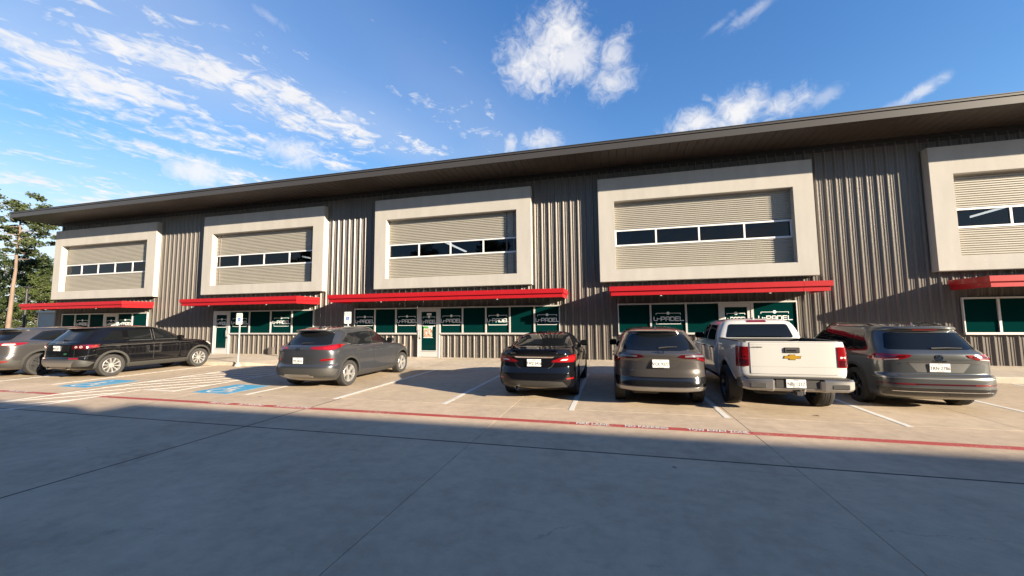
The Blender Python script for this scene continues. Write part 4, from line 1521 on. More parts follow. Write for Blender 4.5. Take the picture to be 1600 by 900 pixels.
def side_glass(e, C, polys, frame=None, trim=0.014):
    for mode in ('right', 'left'):
        if frame:
            patch(C['body'], 'window_trim', mode, frame, M_blackgloss, e, off=0.003, thick=0.012, rad=0.04)
        for p in polys:
            patch(C['body'], 'side_window', mode, p, M_carglass, e, off=0.0065, thick=0.008, rad=0.035)

def doors(e, C, polys, hz, belt):
    for mode in ('right', 'left'):
        sg = 1 if mode == 'right' else -1
        for k, p in enumerate(polys):
            ys = [q[0] for q in p]; zs = [q[1] for q in p]
            cy = sum(ys) / len(ys); cz = sum(zs) / len(zs)
            big = [(cy + (a - cy) * (1 + 0.014 / max(0.3, (max(ys) - min(ys)))) , cz + (b - cz) * (1 + 0.014 / max(0.3, max(zs) - min(zs)))) for a, b in p]
            patch(C['body'], 'door_gap', mode, big, M_under, e, off=0.0012, thick=0.006, res=0.08)
            d = patch(C['body'], 'door', mode, p, C['paint'], e, off=0.0035, thick=0.008, res=0.05)
            hy = min(ys) + 0.17
            q, nn = C['body'].hit(mode, hy, hz)
            hb = MB().cbox(-0.014, 0.014, -0.10, 0.10, -0.016, 0.016, 0.008)
            h = hb.build('handle', C.get('handle', C['paint']), d, loc=q + nn * 0.024)
            h.rotation_euler = (0, 0, math.atan2(nn.y, nn.x) if sg > 0 else math.atan2(-nn.y, -nn.x))

def mirrors(e, C, y, z, w=0.20):
    for sg in (-1, 1):
        q, nn = C['body'].hit('right' if sg > 0 else 'left', y, z)
        mb = MB()
        x0 = abs(q.x) + 0.05
        # tapering rounded housing, flat glass at the rear
        V = []
        for (yy, sc) in ((-0.055, 1.0), (0.0, 1.04), (0.06, 0.86), (0.10, 0.45)):
            for i in range(14):
                t = 2 * PI * i / 14
                cx, cz = math.cos(t), math.sin(t)
                V.append((sg * (x0 + w / 2 + (abs(cx) ** 0.6) * (1 if cx > 0 else -1) * w / 2 * sc), y + yy, z + 0.035 + (abs(cz) ** 0.6) * (1 if cz > 0 else -1) * 0.078 * sc))
        F = []
        for k in range(3):
            for i in range(14):
                j = (i + 1) % 14
                F.append((k * 14 + i, k * 14 + j, (k + 1) * 14 + j, (k + 1) * 14 + i))
        F += [tuple(range(14)), tuple(range(42, 56))]
        mb.add(V, F)
        mb.box(min(sg * (abs(q.x) - 0.04), sg * (x0 + 0.03)), max(sg * (abs(q.x) - 0.04), sg * (x0 + 0.03)), y - 0.02, y + 0.05, z - 0.035, z + 0.0)
        o = mb.build('door_mirror', C.get('mirror', C['paint']), e, 40)
        MB().cbox(min(sg * (x0 + 0.015), sg * (x0 + w - 0.015)), max(sg * (x0 + 0.015), sg * (x0 + w - 0.015)), y - 0.060, y - 0.0555, z - 0.032, z + 0.10, 0.002).build('mirror_glass', M_carglass, o)

def mirror2(p): return [(-a, b) for a, b in p][::-1]
def both(body, name, mode, poly, m, e, **kw):
    r = []
    for q in (poly, mirror2(poly)):
        r.append(patch(body, name, mode, q, m, e, **kw))
    return r
def rect(x0, x1, z0, z1): return [(x0, z0), (x1, z0), (x1, z1), (x0, z1)]
def sidepair(body, name, poly, m, e, **kw):
    for mode in ('right', 'left'):
        patch(body, name, mode, poly, m, e, **kw)
def ring(e, name, c, rx, rz, t, m, n=28):
    V, F = [], []
    for i in range(n):
        a = 2 * PI * i / n
        ca, sa = math.cos(a), math.sin(a)
        for (k, dy) in ((1.0, 0.0), (1.0, -0.006), (1 - t, -0.006), (1 - t, 0.0)):
            V.append((c[0] + rx * k * ca, c[1] + dy, c[2] + rz * k * sa))
    for i in range(n):
        j = (i + 1) % n
        for q in range(4):
            F.append((i * 4 + q, i * 4 + (q + 1) % 4, j * 4 + (q + 1) % 4, j * 4 + q))
    return MB().add(V, F).build(name, m, e, 40)
def bars(e, name, c, segs, w, m):
    mb = MB()
    for (x0, z0, x1, z1) in segs:
        d = Vector((x1 - x0, z1 - z0)).normalized()
        nx, nz = -d.y * w / 2, d.x * w / 2
        mb.prism([(c[0] + x0 + nx, c[2] + z0 + nz), (c[0] + x1 + nx, c[2] + z1 + nz), (c[0] + x1 - nx, c[2] + z1 - nz), (c[0] + x0 - nx, c[2] + z0 - nz)], 'y', c[1] - 0.006, c[1] + 0.002)
    return mb.build(name, m, e)
def wiper(e, b, x0, z0, x1, z1):
    p, n0 = b.hit('rear', x0, z0)
    q, n1 = b.hit('rear', x1, z1)
    MB().tube([p + n0 * 0.02, (p + q) / 2 + n0 * 0.03, q + n1 * 0.02], [0.014, 0.010, 0.006], 6).build('wiper', M_blackplast, e, 40)
def rails(e, b, xr, y0, y1, m, lift=0.045):
    for sg in (-1, 1):
        P = []
        for i in range(13):
            t = i / 12
            y = y0 + (y1 - y0) * t
            q, nn = b.hit('top', sg * xr, y)
            P.append((q.x, y, q.z + lift * min(1, 8 * t, 8 * (1 - t)) + 0.004))
        MB().tube(P, 0.016, 6).build('roof_rail', m, e, 40)
def antenna(e, b, y, m):
    q, nn = b.hit('top', 0, y)
    MB().add([(-0.022, y - 0.07, q.z - 0.005), (0.022, y - 0.07, q.z - 0.005), (0.012, y + 0.1, q.z - 0.005), (-0.012, y + 0.1, q.z - 0.005), (-0.006, y - 0.05, q.z + 0.055), (0.006, y - 0.05, q.z + 0.055)],
             [(0, 1, 5, 4), (1, 2, 5), (2, 3, 4, 5), (3, 0, 4), (0, 3, 2, 1)]).build('roof_antenna', m, e)
def exhaust(e, x, y, z, r=0.035):
    MB().lathe([(y, r), (y - 0.002, r * 1.08), (y + 0.14, r * 1.08), (y + 0.14, r * 0.85), (y + 0.03, r * 0.85), (y, r)], 'y', 18, (x, 0, z), closed=True).build('exhaust_pipe', M_chrome, e, 40)
def text_on(e, b, s, size, x, z, m, align='CENTER', off=0.006, **kw):
    q, nn = b.hit('rear', x, z)
    return text_obj('badge_lettering', s, size, m, e, (x, q.y - off, z), align=align, depth=0.0015, **kw)
def axle_bits(e, C, w=0.55, z=0.30):
    # rear axle beam and silencer seen below the bumper
    ya = C['axles'][0]
    mb = MB().tube([(-C['track'] / 2 + 0.1, ya, C['r']), (C['track'] / 2 - 0.1, ya, C['r'])], 0.045, 8)
    mb.cbox(-w, -w + 0.55, ya - 0.62, ya - 0.30, z - 0.06, z + 0.08, 0.04)
    mb.build('rear_axle', M_under, e, 40)
def head_lights(e, b, z0, z1, s0, s1):
    # lamps at the nose corners, wrapping from the front
    for sg in (-1, 1):
        poly = [(sg * s0, z0 + 0.02), (sg * s1, z0), (sg * s1, z1), (sg * s0, z1 - 0.01)]
        patch(b, 'headlight', 'front', poly, M_lensw, e, off=0.005, thick=0.012, rad=0.02)

# ---- grey compact SUV at the right (long rear lamps, roof rails)
def suv_right():
    B_ = Body(
        rear=[(0.20, .30), (0.27, .12), (0.36, .03), (0.45, 0.0), (0.56, 0.0), (0.645, .012), (0.668, .05), (0.70, .085), (0.86, .085), (0.96, .075), (1.04, .085), (1.09, .12), (1.14, .19), (1.28, .30), (1.42, .40), (1.475, .425), (1.49, .37), (1.52, .345), (1.545, .38), (1.565, .60), (1.60, 1.25), (1.61, 1.9)],
        front=[(0.20, 4.40), (0.3, 4.60), (0.5, 4.70), (0.72, 4.68), (0.86, 4.58), (0.95, 4.30), (1.00, 3.95), (1.04, 3.62), (1.12, 3.48), (1.28, 3.18), (1.42, 2.88), (1.50, 2.68), (1.56, 2.45), (1.60, 2.15), (1.61, 2.0)],
        hw=[(0.20, .78), (0.27, .86), (0.38, .885), (0.60, .895), (0.80, .895), (0.93, .888), (1.00, .87), (1.04, .845), (1.12, .81), (1.28, .765), (1.42, .705), (1.50, .65), (1.54, .60), (1.575, .50), (1.60, .33), (1.61, .12)],
        rcr=[(0.2, .40), (0.6, .42), (0.95, .45), (1.1, .55), (1.5, .60), (1.61, .4)], rcf=[(0.2, .7), (0.8, .8), (1.0, .9), (1.2, .8), (1.61, .4)], nr=3.6)
    C = dict(body=B_, paint=carpaint('gunmetal_paint', (0.085, 0.09, 0.09), 0.55, 0.30), axles=(0.97, 3.74), r=0.35, tw=0.235, rimr=0.245, style='five', rimm=M_alloyblk, track=1.56, hwm=.895, archr=0.405, sill=.28)
    e = vehicle('grey_suv', 'gunmetal grey SUV with roof rails and wide red rear lamps, rightmost vehicle', 'car', 5.75, 8.84, C)
    shell(e, C); wheels(e, C); axle_bits(e, C)
    arch_trim(e, C, 0.05)
    sidepair(B_, 'sill_trim', [(1.42, .22), (3.28, .22), (3.28, .33), (1.42, .33)], M_blackplast, e, off=.006)
    side_glass(e, C, [[(0.62, 1.10), (1.02, 1.06), (1.12, 1.39), (0.86, 1.37)], [(1.08, 1.055), (2.02, 1.045), (2.02, 1.44), (1.18, 1.41)], [(2.10, 1.045), (3.18, 1.045), (2.74, 1.36), (2.55, 1.43), (2.10, 1.445)]],
               frame=[(0.57, 1.08), (1.0, 1.035), (3.30, 1.03), (2.78, 1.40), (2.55, 1.465), (1.2, 1.445), (0.85, 1.405)])
    doors(e, C, [[(1.44, .40), (2.04, .40), (2.04, 1.02), (1.06, 1.025), (1.10, .88), (1.30, .80)], [(2.06, .40), (3.14, .40), (3.20, .75), (3.14, 1.02), (2.06, 1.02)]], .90, 1.02)
    line(B_, 'character_line', 'left', [(0.5, .965), (1.5, .95), (3.4, .93)], .010, M_under, e); line(B_, 'character_line', 'right', [(0.5, .965), (1.5, .95), (3.4, .93)], .010, M_under, e)
    mirrors(e, C, 3.02, 1.06)
    patch(B_, 'rear_window', 'rear', [(-.70, 1.125), (.70, 1.125), (.585, 1.43), (-.585, 1.43)], M_carglass, e, off=.005, rad=.05)
    patch(B_, 'spoiler_panel', 'rear', [(-.56, 1.452), (.56, 1.452), (.54, 1.482), (-.54, 1.482)], C['paint'], e, off=.006)
    patch(B_, 'brake_light', 'rear', rect(-.20, .20, 1.472, 1.492), M_lens, e, off=.014, thick=.02)
    # lamps: inner half on the tailgate, outer half round the corner
    for sg in (-1, 1):
        o = patch(B_, 'tail_light', 'wrap', [(sg * .56, .95), (sg * .82, .925), (sg * 1.13, .935), (sg * 1.10, .985), (sg * .90, 1.045), (sg * .40, 1.035), (sg * .44, .99)], M_lens, e, off=.010, thick=.02, rad=.012, res=.04)
        patch(B_, 'lamp_inset', 'wrap', [(sg * .50, .985), (sg * .78, .975), (sg * .80, 1.005), (sg * .50, 1.010)], M_lensd, o, off=.013, thick=.01)
        patch(B_, 'lamp_inset', 'wrap', [(sg * .84, .955), (sg * 1.06, .96), (sg * 1.05, .985), (sg * .84, .99)], M_lensd, o, off=.013, thick=.01)
        patch(B_, 'reverse_light', 'wrap', [(sg * .60, .952), (sg * .80, .930), (sg * .80, .945), (sg * .60, .962)], M_lensw, o, off=.012, thick=.01)
    patch(B_, 'tailgate_crease_shade', 'rear', rect(-.62, .62, 1.003, 1.009), M_under, e, off=.001, thick=.004)  # dark strip paints the shade of a pressed crease
    patch(B_, 'plate_recess', 'rear', [(-.34, .72), (.34, .72), (.46, .885), (-.46, .885)], mat('recess_grey', (0.15, 0.15, 0.148), 0.4, 0.7), e, off=.002, rad=.01)
    patch(B_, 'recess_lip', 'rear', rect(-.47, .47, .884, .896), M_under, e, off=.004)
    plate(e, -.01, .070, .805, 'TRN\u00b72786', 0.05)
    q, _ = B_.hit('rear', 0, .985)
    em = ring(e, 'emblem', (0, q.y - .003, .985), .058, .058, .16, M_chrome)
    bars(em, 'emblem_mark', (0, q.y - .003, .985), [(-.030, .040, -.002, .004), (.030, .040, .002, .004), (-.048, .012, -.020, -.040), (-.020, -.040, 0, -.002), (0, -.002, .020, -.040), (.020, -.040, .048, .012)], .010, M_chrome)
    text_on(e, B_, 'TIGUAN', .042, 0, .918, M_blackgloss, space=1.5)
    text_on(e, B_, 'SE', .030, -.56, .875, M_chrome)
    patch(B_, 'bumper_step', 'wrap', rect(-.62, .62, .648, .674), M_blackplast, e, off=.004)
    for sg in (-1, 1): patch(B_, 'chrome_strip', 'wrap', [(sg * .0, .607), (sg * 1.10, .612), (sg * 1.10, .622), (sg * .0, .617)], M_silver, e, off=.005)
    patch(B_, 'reflector_strip', 'wrap', [(-.98, .498), (.98, .498), (.98, .522), (-.98, .522)], M_lensd, e, off=.005, rad=.008)
    for sg in (-1, 1): patch(B_, 'reflector', 'wrap', [(sg * .44, .500), (sg * .70, .500), (sg * .70, .520), (sg * .44, .520)], M_lens, e, off=.008)
    patch(B_, 'bumper_valance', 'wrap', [(-.86, .30), (.86, .30), (1.0, .42), (.82, .44), (-.82, .44), (-1.0, .42)], M_blackgloss, e, off=.008, rad=.02)
    patch(B_, 'valance_strip', 'wrap', [(-.74, .375), (.74, .375), (.76, .387), (-.76, .387)], M_chrome, e, off=.012)
    wiper(e, B_, -.05, 1.135, .42, 1.14)
    for sg in (-1, 1): line(B_, 'tailgate_gap', 'wrap', [(sg * .80, .68), (sg * .80, 1.06)], .008, M_under, e, .0015)
    rails(e, B_, .56, 0.85, 2.75, M_blackgloss, .04)
    antenna(e, B_, .75, C['paint'])
    patch(B_, 'windscreen', 'front', [(-.70, 1.08), (.70, 1.08), (.56, 1.47), (-.56, 1.47)], M_carglass, e, off=.005, rad=.05)
    head_lights(e, B_, .74, .86, .42, .80)
suv_right()

# ---- white crew-cab pickup
def pickup():
    P = carpaint('white_paint', (0.50, 0.49, 0.465), 0.0, 0.35, 1.0)
    cab = Body(
        rear=[(0.42, 1.80), (0.5, 1.77), (1.2, 1.77), (1.30, 1.79), (1.60, 1.88), (1.66, 1.92), (1.70, 2.02), (1.725, 2.25), (1.735, 2.6)],
        front=[(0.42, 5.20), (0.55, 5.35), (0.80, 5.36), (1.00, 5.28), (1.08, 5.05), (1.13, 4.6), (1.17, 4.15), (1.22, 3.98), (1.40, 3.72), (1.58, 3.42), (1.66, 3.22), (1.70, 3.0), (1.725, 2.8), (1.735, 2.65)],
        hw=[(0.42, .82), (0.5, .86), (0.75, .895), (1.0, .89), (1.12, .875), (1.20, .85), (1.40, .80), (1.58, .725), (1.64, .68), (1.69, .58), (1.72, .42), (1.735, .15)],
        rcr=[(0.4, .10), (1.2, .10), (1.3, .14), (1.735, .2)], rcf=[(0.4, .5), (0.9, .6), (1.1, .8), (1.3, .7), (1.735, .3)], nr=5.0, nf=3.0)
    bed = Body(
        rear=[(0.55, .30), (0.66, .22), (0.70, .20), (1.24, .20), (1.30, .205)],
        front=[(0.55, 1.745), (1.30, 1.745)],
        hw=[(0.55, .80), (0.66, .84), (0.80, .865), (1.05, .862), (1.22, .848), (1.30, .83)],
        rcr=[(0.55, .14), (1.30, .14)], rcf=[(0.55, .05), (1.3, .05)], nr=5.0, nf=6)
    C = dict(body=cab, paint=P, axles=(4.38,), r=0.385, tw=0.26, rimr=0.235, style='six', rimm=M_alloygrey, track=1.56, hwm=.895, archr=.47, sill=.44, archdz=.03, mirror=M_blackplast, handle=M_blackplast)
    e = vehicle('white_pickup', 'white crew-cab pickup truck with gold badge on its tailgate', 'truck', 3.12, 7.97, C)
    shell(e, C, 'cab')
    # open bed: shell with the load space and wheel arches cut away
    o = MB().add(bed.V, bed.F).build('bed', [P, M_under], e)
    cut = []
    q = MB().box(-.745, .745, .262, 1.70, .74, 1.6).build('cutter', M_under); q.location = e.location; cut.append(q)
    for sg in (-1, 1):
        xa, xb = sorted((sg * .52, sg * 1.2))
        q = MB().lathe([(xa, .47), (xb, .47)], 'x', 40, (0, 1.17, .415)).build('cutter', M_under); q.location = e.location; cut.append(q)
    boolean_cut(o, cut, lambda p, n: (abs(p.x) < .748 and .25 < p.y < 1.71 and p.z < 1.29 and p.z > .73) or (math.hypot(p.y - 1.17, p.z - .415) < .475 and abs(p.x) > .48) or p.z < .57)
    C2 = dict(C); C2['axles'] = (1.17, 4.38)
    wheels(e, C2); axle_bits(e, C2, .5, .36)
    Cb = dict(C); Cb['body'] = bed; Cb['axles'] = (1.17,)
    # dark rail caps and cab-bed gap
    for sg in (-1, 1):
        MB().cbox(min(sg * .745, sg * .83), max(sg * .745, sg * .83), .34, 1.73, 1.297, 1.318, .008).build('bed_rail_cap', M_blackplast, e)
    MB().cbox(-.735, .735, .215, .262, 1.295, 1.312, .006).build('tailgate_cap', P, e)
    tg = patch(bed, 'tailgate', 'rear', rect(-.675, .675, .725, 1.29), P, e, off=.008, thick=.02, rad=.015)
    patch(bed, 'tailgate_gap', 'rear', rect(-.680, .680, .719, 1.294), M_under, e, off=.002, thick=.01)
    patch(bed, 'tailgate_crease_shade', 'rear', rect(-.65, .65, .852, .858), mat('crease_shadow', (0.35, 0.34, 0.32), 0.6), tg, off=.010, thick=.004)  # darker strips, the shade of the pressed creases put into colour
    patch(bed, 'tailgate_crease_shade', 'rear', rect(-.66, .66, 1.250, 1.254), MATS['crease_shadow'], tg, off=.010, thick=.004)
    yb = bed.hit('rear', 0, 1.0)[0].y - .008
    h = MB().cbox(-.125, .125, yb - .020, yb + .01, 1.105, 1.205, .012).build('tailgate_handle', M_blackplast, tg)
    MB().cbox(-.085, .065, yb - .028, yb - .015, 1.135, 1.160, .006).build('handle_grip', M_blackgloss, h)
    bow = [(-.135, -.022), (-.120, .022), (-.048, .022), (-.048, .042), (.048, .042), (.048, .022), (.135, .022), (.120, -.022), (.048, -.022), (.048, -.042), (-.048, -.042), (-.048, -.022)]
    MB().prism([(a, b + 1.03) for a, b in bow], 'y', yb - .010, yb).build('bowtie_badge', M_gold, tg)
    MB().prism([(a * 1.07, b * 1.18 + 1.03) for a, b in bow], 'y', yb - .005, yb + .001).build('badge_rim', M_chrome, tg)
    text_obj('badge_lettering', 'COLORADO', .030, M_greyplast, tg, (-.56, yb - .001, 1.205), depth=.0015)
    for sg in (-1, 1):
        o = patch(bed, 'tail_light', 'wrap', [(sg * .70, .86), (sg * .97, .84), (sg * .97, 1.215), (sg * .70, 1.215)], M_lens, e, off=.016, thick=.03, rad=.02, res=.04)
        patch(bed, 'reverse_light', 'wrap', [(sg * .74, 1.01), (sg * .83, 1.01), (sg * .83, 1.045), (sg * .74, 1.045)], M_lensw if sg > 0 else M_lensd, o, off=.018, thick=.01)
        patch(bed, 'lamp_inset', 'wrap', [(sg * .72, .875), (sg * .93, .865), (sg * .93, .975), (sg * .72, .98)], M_lensd, o, off=.018, thick=.01)
    # rear step bumper
    mb = MB()
    prof = [(-.005, .50), (-.005, .62), (.03, .665), (.20, .665), (.20, .48), (.06, .46)]
    # outer ends wrap forward, middle drops for the plate
    def sect(x, dy, z0, z1):
        return [(x, .0 + dy, z0 + .02), (x, -.005 + dy, z1 - .03), (x, .03 + dy, z1), (x, .20 + dy * .6, z1), (x, .20 + dy * .6, z0 - .01), (x, .05 + dy, z0 - .02)]
    st = [(-.885, .16, .50, .655), (-.86, .07, .49, .66), (-.76, .012, .47, .665), (-.50, .0, .465, .665), (-.40, .0, .455, .665), (-.355, .055, .455, .655), (.355, .055, .455, .655), (.40, .0, .455, .665), (.50, .0, .465, .665), (.76, .012, .47, .665), (.86, .07, .49, .66), (.885, .16, .50, .655)]
    V = []
    for s_ in st: V += sect(*s_)
    F = []
    for k in range(len(st) - 1):
        for i in range(6):
            j = (i + 1) % 6
            F.append((k * 6 + i, k * 6 + j, (k + 1) * 6 + j, (k + 1) * 6 + i))
    F += [tuple(range(6)), tuple(range((len(st) - 1) * 6, len(st) * 6))]
    bp = MB().add(V, F).build('bumper', M_silver, e, 30)
    MB().cbox(-.80, .80, .016, .20, .662, .678, .004).build('step_pad', M_blackplast, bp)
    MB().cbox(-.34, .34, .044, .058, .50, .648, .006).build('plate_recess', M_blackplast, bp)
    for sg in (-1, 1):
        a, b = sorted((sg * .50, sg * .76))
        MB().cbox(a, b, -.008, .03, .50, .585, .012).build('corner_step', M_blackplast, bp)
    plate(e, -.03, .034, .585, 'NBJ\u00b71217', 0.0)
    MB().cbox(-.05, .05, -.02, .25, .38, .45, .01).build('tow_hitch', M_blackplast, e)
    MB().lathe([(0, .012), (.04, .012), (.05, .028), (.075, .03), (.09, .012)], 'z', 12, (.10, .06, .40)).build('tow_ball', M_chrome, e, 40)
    patch(cab, 'rear_window', 'rear', [(-.665, 1.31), (.665, 1.31), (.575, 1.605), (-.575, 1.605)], M_carglass, e, off=.005, rad=.05)
    patch(cab, 'brake_light', 'rear', rect(-.185, .185, 1.645, 1.685), M_lens, e, off=.012, rad=.01)
    side_glass(e, C, [[(2.02, 1.245), (2.72, 1.235), (2.72, 1.585), (2.14, 1.575)], [(2.80, 1.235), (3.72, 1.235), (3.40, 1.52), (3.22, 1.585), (2.80, 1.59)]])
    doors(e, C, [[(2.0, .58), (2.74, .58), (2.74, 1.215), (1.96, 1.22)], [(2.76, .58), (3.82, .58), (3.88, .9), (3.80, 1.205), (2.76, 1.215)]], 1.08, 1.2)
    arch_trim(e, Cb, .05, P, .010)
    sidepair(cab, 'side_step', [(1.85, .43), (3.85, .43), (3.85, .50), (1.85, .50)], M_blackplast, e, off=.012)
    mirrors(e, C, 3.74, 1.26, .22)
    patch(cab, 'windscreen', 'front', [(-.72, 1.25), (.72, 1.25), (.60, 1.62), (-.60, 1.62)], M_carglass, e, off=.005, rad=.05)
    head_lights(e, cab, .82, .99, .45, .86)
    antenna(e, cab, 2.15, P)
pickup()

# ---- taupe-grey crossover in the middle
def crossover():
    B_ = Body(
        rear=[(0.29, .28), (0.33, .10), (0.37, .03), (0.43, .0), (0.52, .01), (0.60, .045), (0.68, .05), (0.78, .065), (0.92, .055), (1.00, .03), (1.06, .04), (1.11, .12), (1.16, .22), (1.30, .42), (1.42, .56), (1.455, .585), (1.47, .52), (1.49, .50), (1.51, .62), (1.535, .95), (1.555, 1.5), (1.56, 1.9)],
        front=[(0.29, 4.40), (0.34, 4.48), (0.52, 4.55), (0.75, 4.52), (0.90, 4.36), (0.97, 4.0), (1.02, 3.62), (1.07, 3.36), (1.16, 3.16), (1.30, 2.88), (1.42, 2.62), (1.50, 2.38), (1.54, 2.18), (1.56, 2.0)],
        hw=[(0.29, .78), (0.33, .83), (0.42, .86), (0.62, .872), (0.82, .875), (0.95, .868), (1.02, .85), (1.07, .82), (1.16, .785), (1.30, .725), (1.42, .66), (1.47, .615), (1.505, .545), (1.535, .44), (1.555, .24), (1.56, .10)],
        rcr=[(0.2, .56), (0.6, .58), (0.95, .60), (1.1, .66), (1.5, .7), (1.56, .4)], rcf=[(0.2, .7), (0.8, .8), (1.0, .9), (1.2, .8), (1.56, .4)], nr=3.0)
    C = dict(body=B_, paint=carpaint('taupe_grey_paint', (0.085, 0.078, 0.074), 0.55, 0.3), axles=(0.98, 3.63), r=0.345, tw=0.225, rimr=0.235, style='twin5', rimm=M_alloyblk, track=1.55, hwm=.875, archr=0.40, sill=.28)
    e = vehicle('grey_crossover', 'taupe grey crossover with slim dark rear lamps, between black sedan and white pickup', 'car', 0.88, 8.09, C)
    shell(e, C); wheels(e, C); axle_bits(e, C)
    arch_trim(e, C, 0.06)
    sidepair(B_, 'sill_trim', [(1.42, .30), (3.18, .30), (3.18, .39), (1.42, .39)], M_blackplast, e, off=.006)
    side_glass(e, C, [[(0.88, 1.14), (1.28, 1.10), (1.38, 1.38), (1.12, 1.36)], [(1.34, 1.095), (2.05, 1.085), (2.05, 1.40), (1.44, 1.385)], [(2.12, 1.085), (3.02, 1.085), (2.62, 1.34), (2.42, 1.40), (2.12, 1.405)]],
               frame=[(0.80, 1.12), (1.2, 1.075), (3.14, 1.07), (2.66, 1.37), (2.42, 1.43), (1.4, 1.415), (1.08, 1.39)])
    doors(e, C, [[(1.45, .42), (2.06, .42), (2.06, 1.06), (1.20, 1.065), (1.20, .88), (1.36, .80)], [(2.08, .42), (3.06, .42), (3.12, .75), (3.04, 1.055), (2.08, 1.06)]], .93, 1.06)
    mirrors(e, C, 2.88, 1.10)
    patch(B_, 'rear_window', 'rear', [(-.70, 1.135), (-.35, 1.115), (.35, 1.115), (.70, 1.135), (.52, 1.42), (-.52, 1.42)], M_carglass, e, off=.006, rad=.05)
    patch(B_, 'brake_light', 'rear', rect(-.17, .17, 1.432, 1.446), M_lensd, e, off=.012, thick=.02)
    patch(B_, 'spoiler_panel', 'rear', [(-.52, 1.425), (.52, 1.425), (.50, 1.462), (-.50, 1.462)], M_blackgloss, e, off=.005)
    for sg in (-1, 1):
        o = patch(B_, 'tail_light', 'wrap', [(sg * .30, 1.0), (sg * .46, .975), (sg * .66, .965), (sg * .86, .90), (sg * 1.06, .92), (sg * 1.12, 1.0), (sg * .80, 1.055), (sg * .38, 1.045)], M_lensd, e, off=.010, thick=.02, rad=.012, res=.04)
        patch(B_, 'lamp_inset', 'wrap', [(sg * .66, .972), (sg * .86, .910), (sg * 1.03, .930), (sg * 1.03, .955), (sg * .86, .942), (sg * .68, .992)], M_lens, o, off=.014, thick=.01, res=.03)
        patch(B_, 'reverse_light', 'wrap', [(sg * .44, 1.0), (sg * .66, 1.0), (sg * .98, .985), (sg * .98, 1.02), (sg * .66, 1.035), (sg * .44, 1.03)], mat('smoked_lens', (0.10, 0.10, 0.11), 0.1, coat=0.8), o, off=.013, thick=.01, res=.04)
        patch(B_, 'reflector', 'wrap', rect(sg * .60 - .11, sg * .60 + .11, .583, .608), M_lens, e, off=.006, rad=.008)
        line(B_, 'tailgate_gap', 'wrap', [(sg * .82, .90), (sg * .74, .62)], .009, M_under, e)
    patch(B_, 'plate_recess', 'rear', [(-.24, .80), (.24, .80), (.40, .97), (-.40, .97)], mat('recess_taupe', (0.09, 0.085, 0.08), 0.35, 0.6), e, off=.001, rad=.03)
    plate(e, -.01, .035, .875, 'VCK\u00b79377', -0.1)
    q, _ = B_.hit('rear', 0, 1.06)
    bars(e, 'emblem', (0, B_.hit('rear', 0, 1.075)[0].y - .004, 1.075), [(-.034, -.035, -.040, .035), (.034, -.035, .040, .035), (-.036, .0, .036, .0), (-.06, .045, .06, .045), (-.045, -.048, .045, -.048), (-.06, .045, -.045, -.048), (.06, .045, .045, -.048)], .012, M_chrome)
    text_on(e, B_, 'HR-V', .050, -.50, .735, M_chrome, sx=1.3)
    patch(B_, 'bumper_panel', 'wrap', [(-.98, .44), (.98, .44), (1.10, .52), (1.02, .615), (-1.02, .615), (-1.10, .52)], M_blackgloss, e, off=.006, rad=.03)
    patch(B_, 'skid_trim', 'wrap', [(-.96, .365), (.96, .365), (1.0, .43), (.45, .425), (-.45, .425), (-1.0, .43)], M_silver, e, off=.012, rad=.015)
    wiper(e, B_, -.02, 1.15, .33, 1.17)
    antenna(e, B_, .95, C['paint'])
    patch(B_, 'windscreen', 'front', [(-.68, 1.12), (.68, 1.12), (.54, 1.43), (-.54, 1.43)], M_carglass, e, off=.005, rad=.05)
    patch(B_, 'roof_panel', 'top', [(-.50, 1.05), (.50, 1.05), (.52, 2.1), (-.52, 2.1)], C['paint'], e, off=.002, thick=.004, res=.1)
    head_lights(e, B_, .74, .86, .42, .80)
crossover()

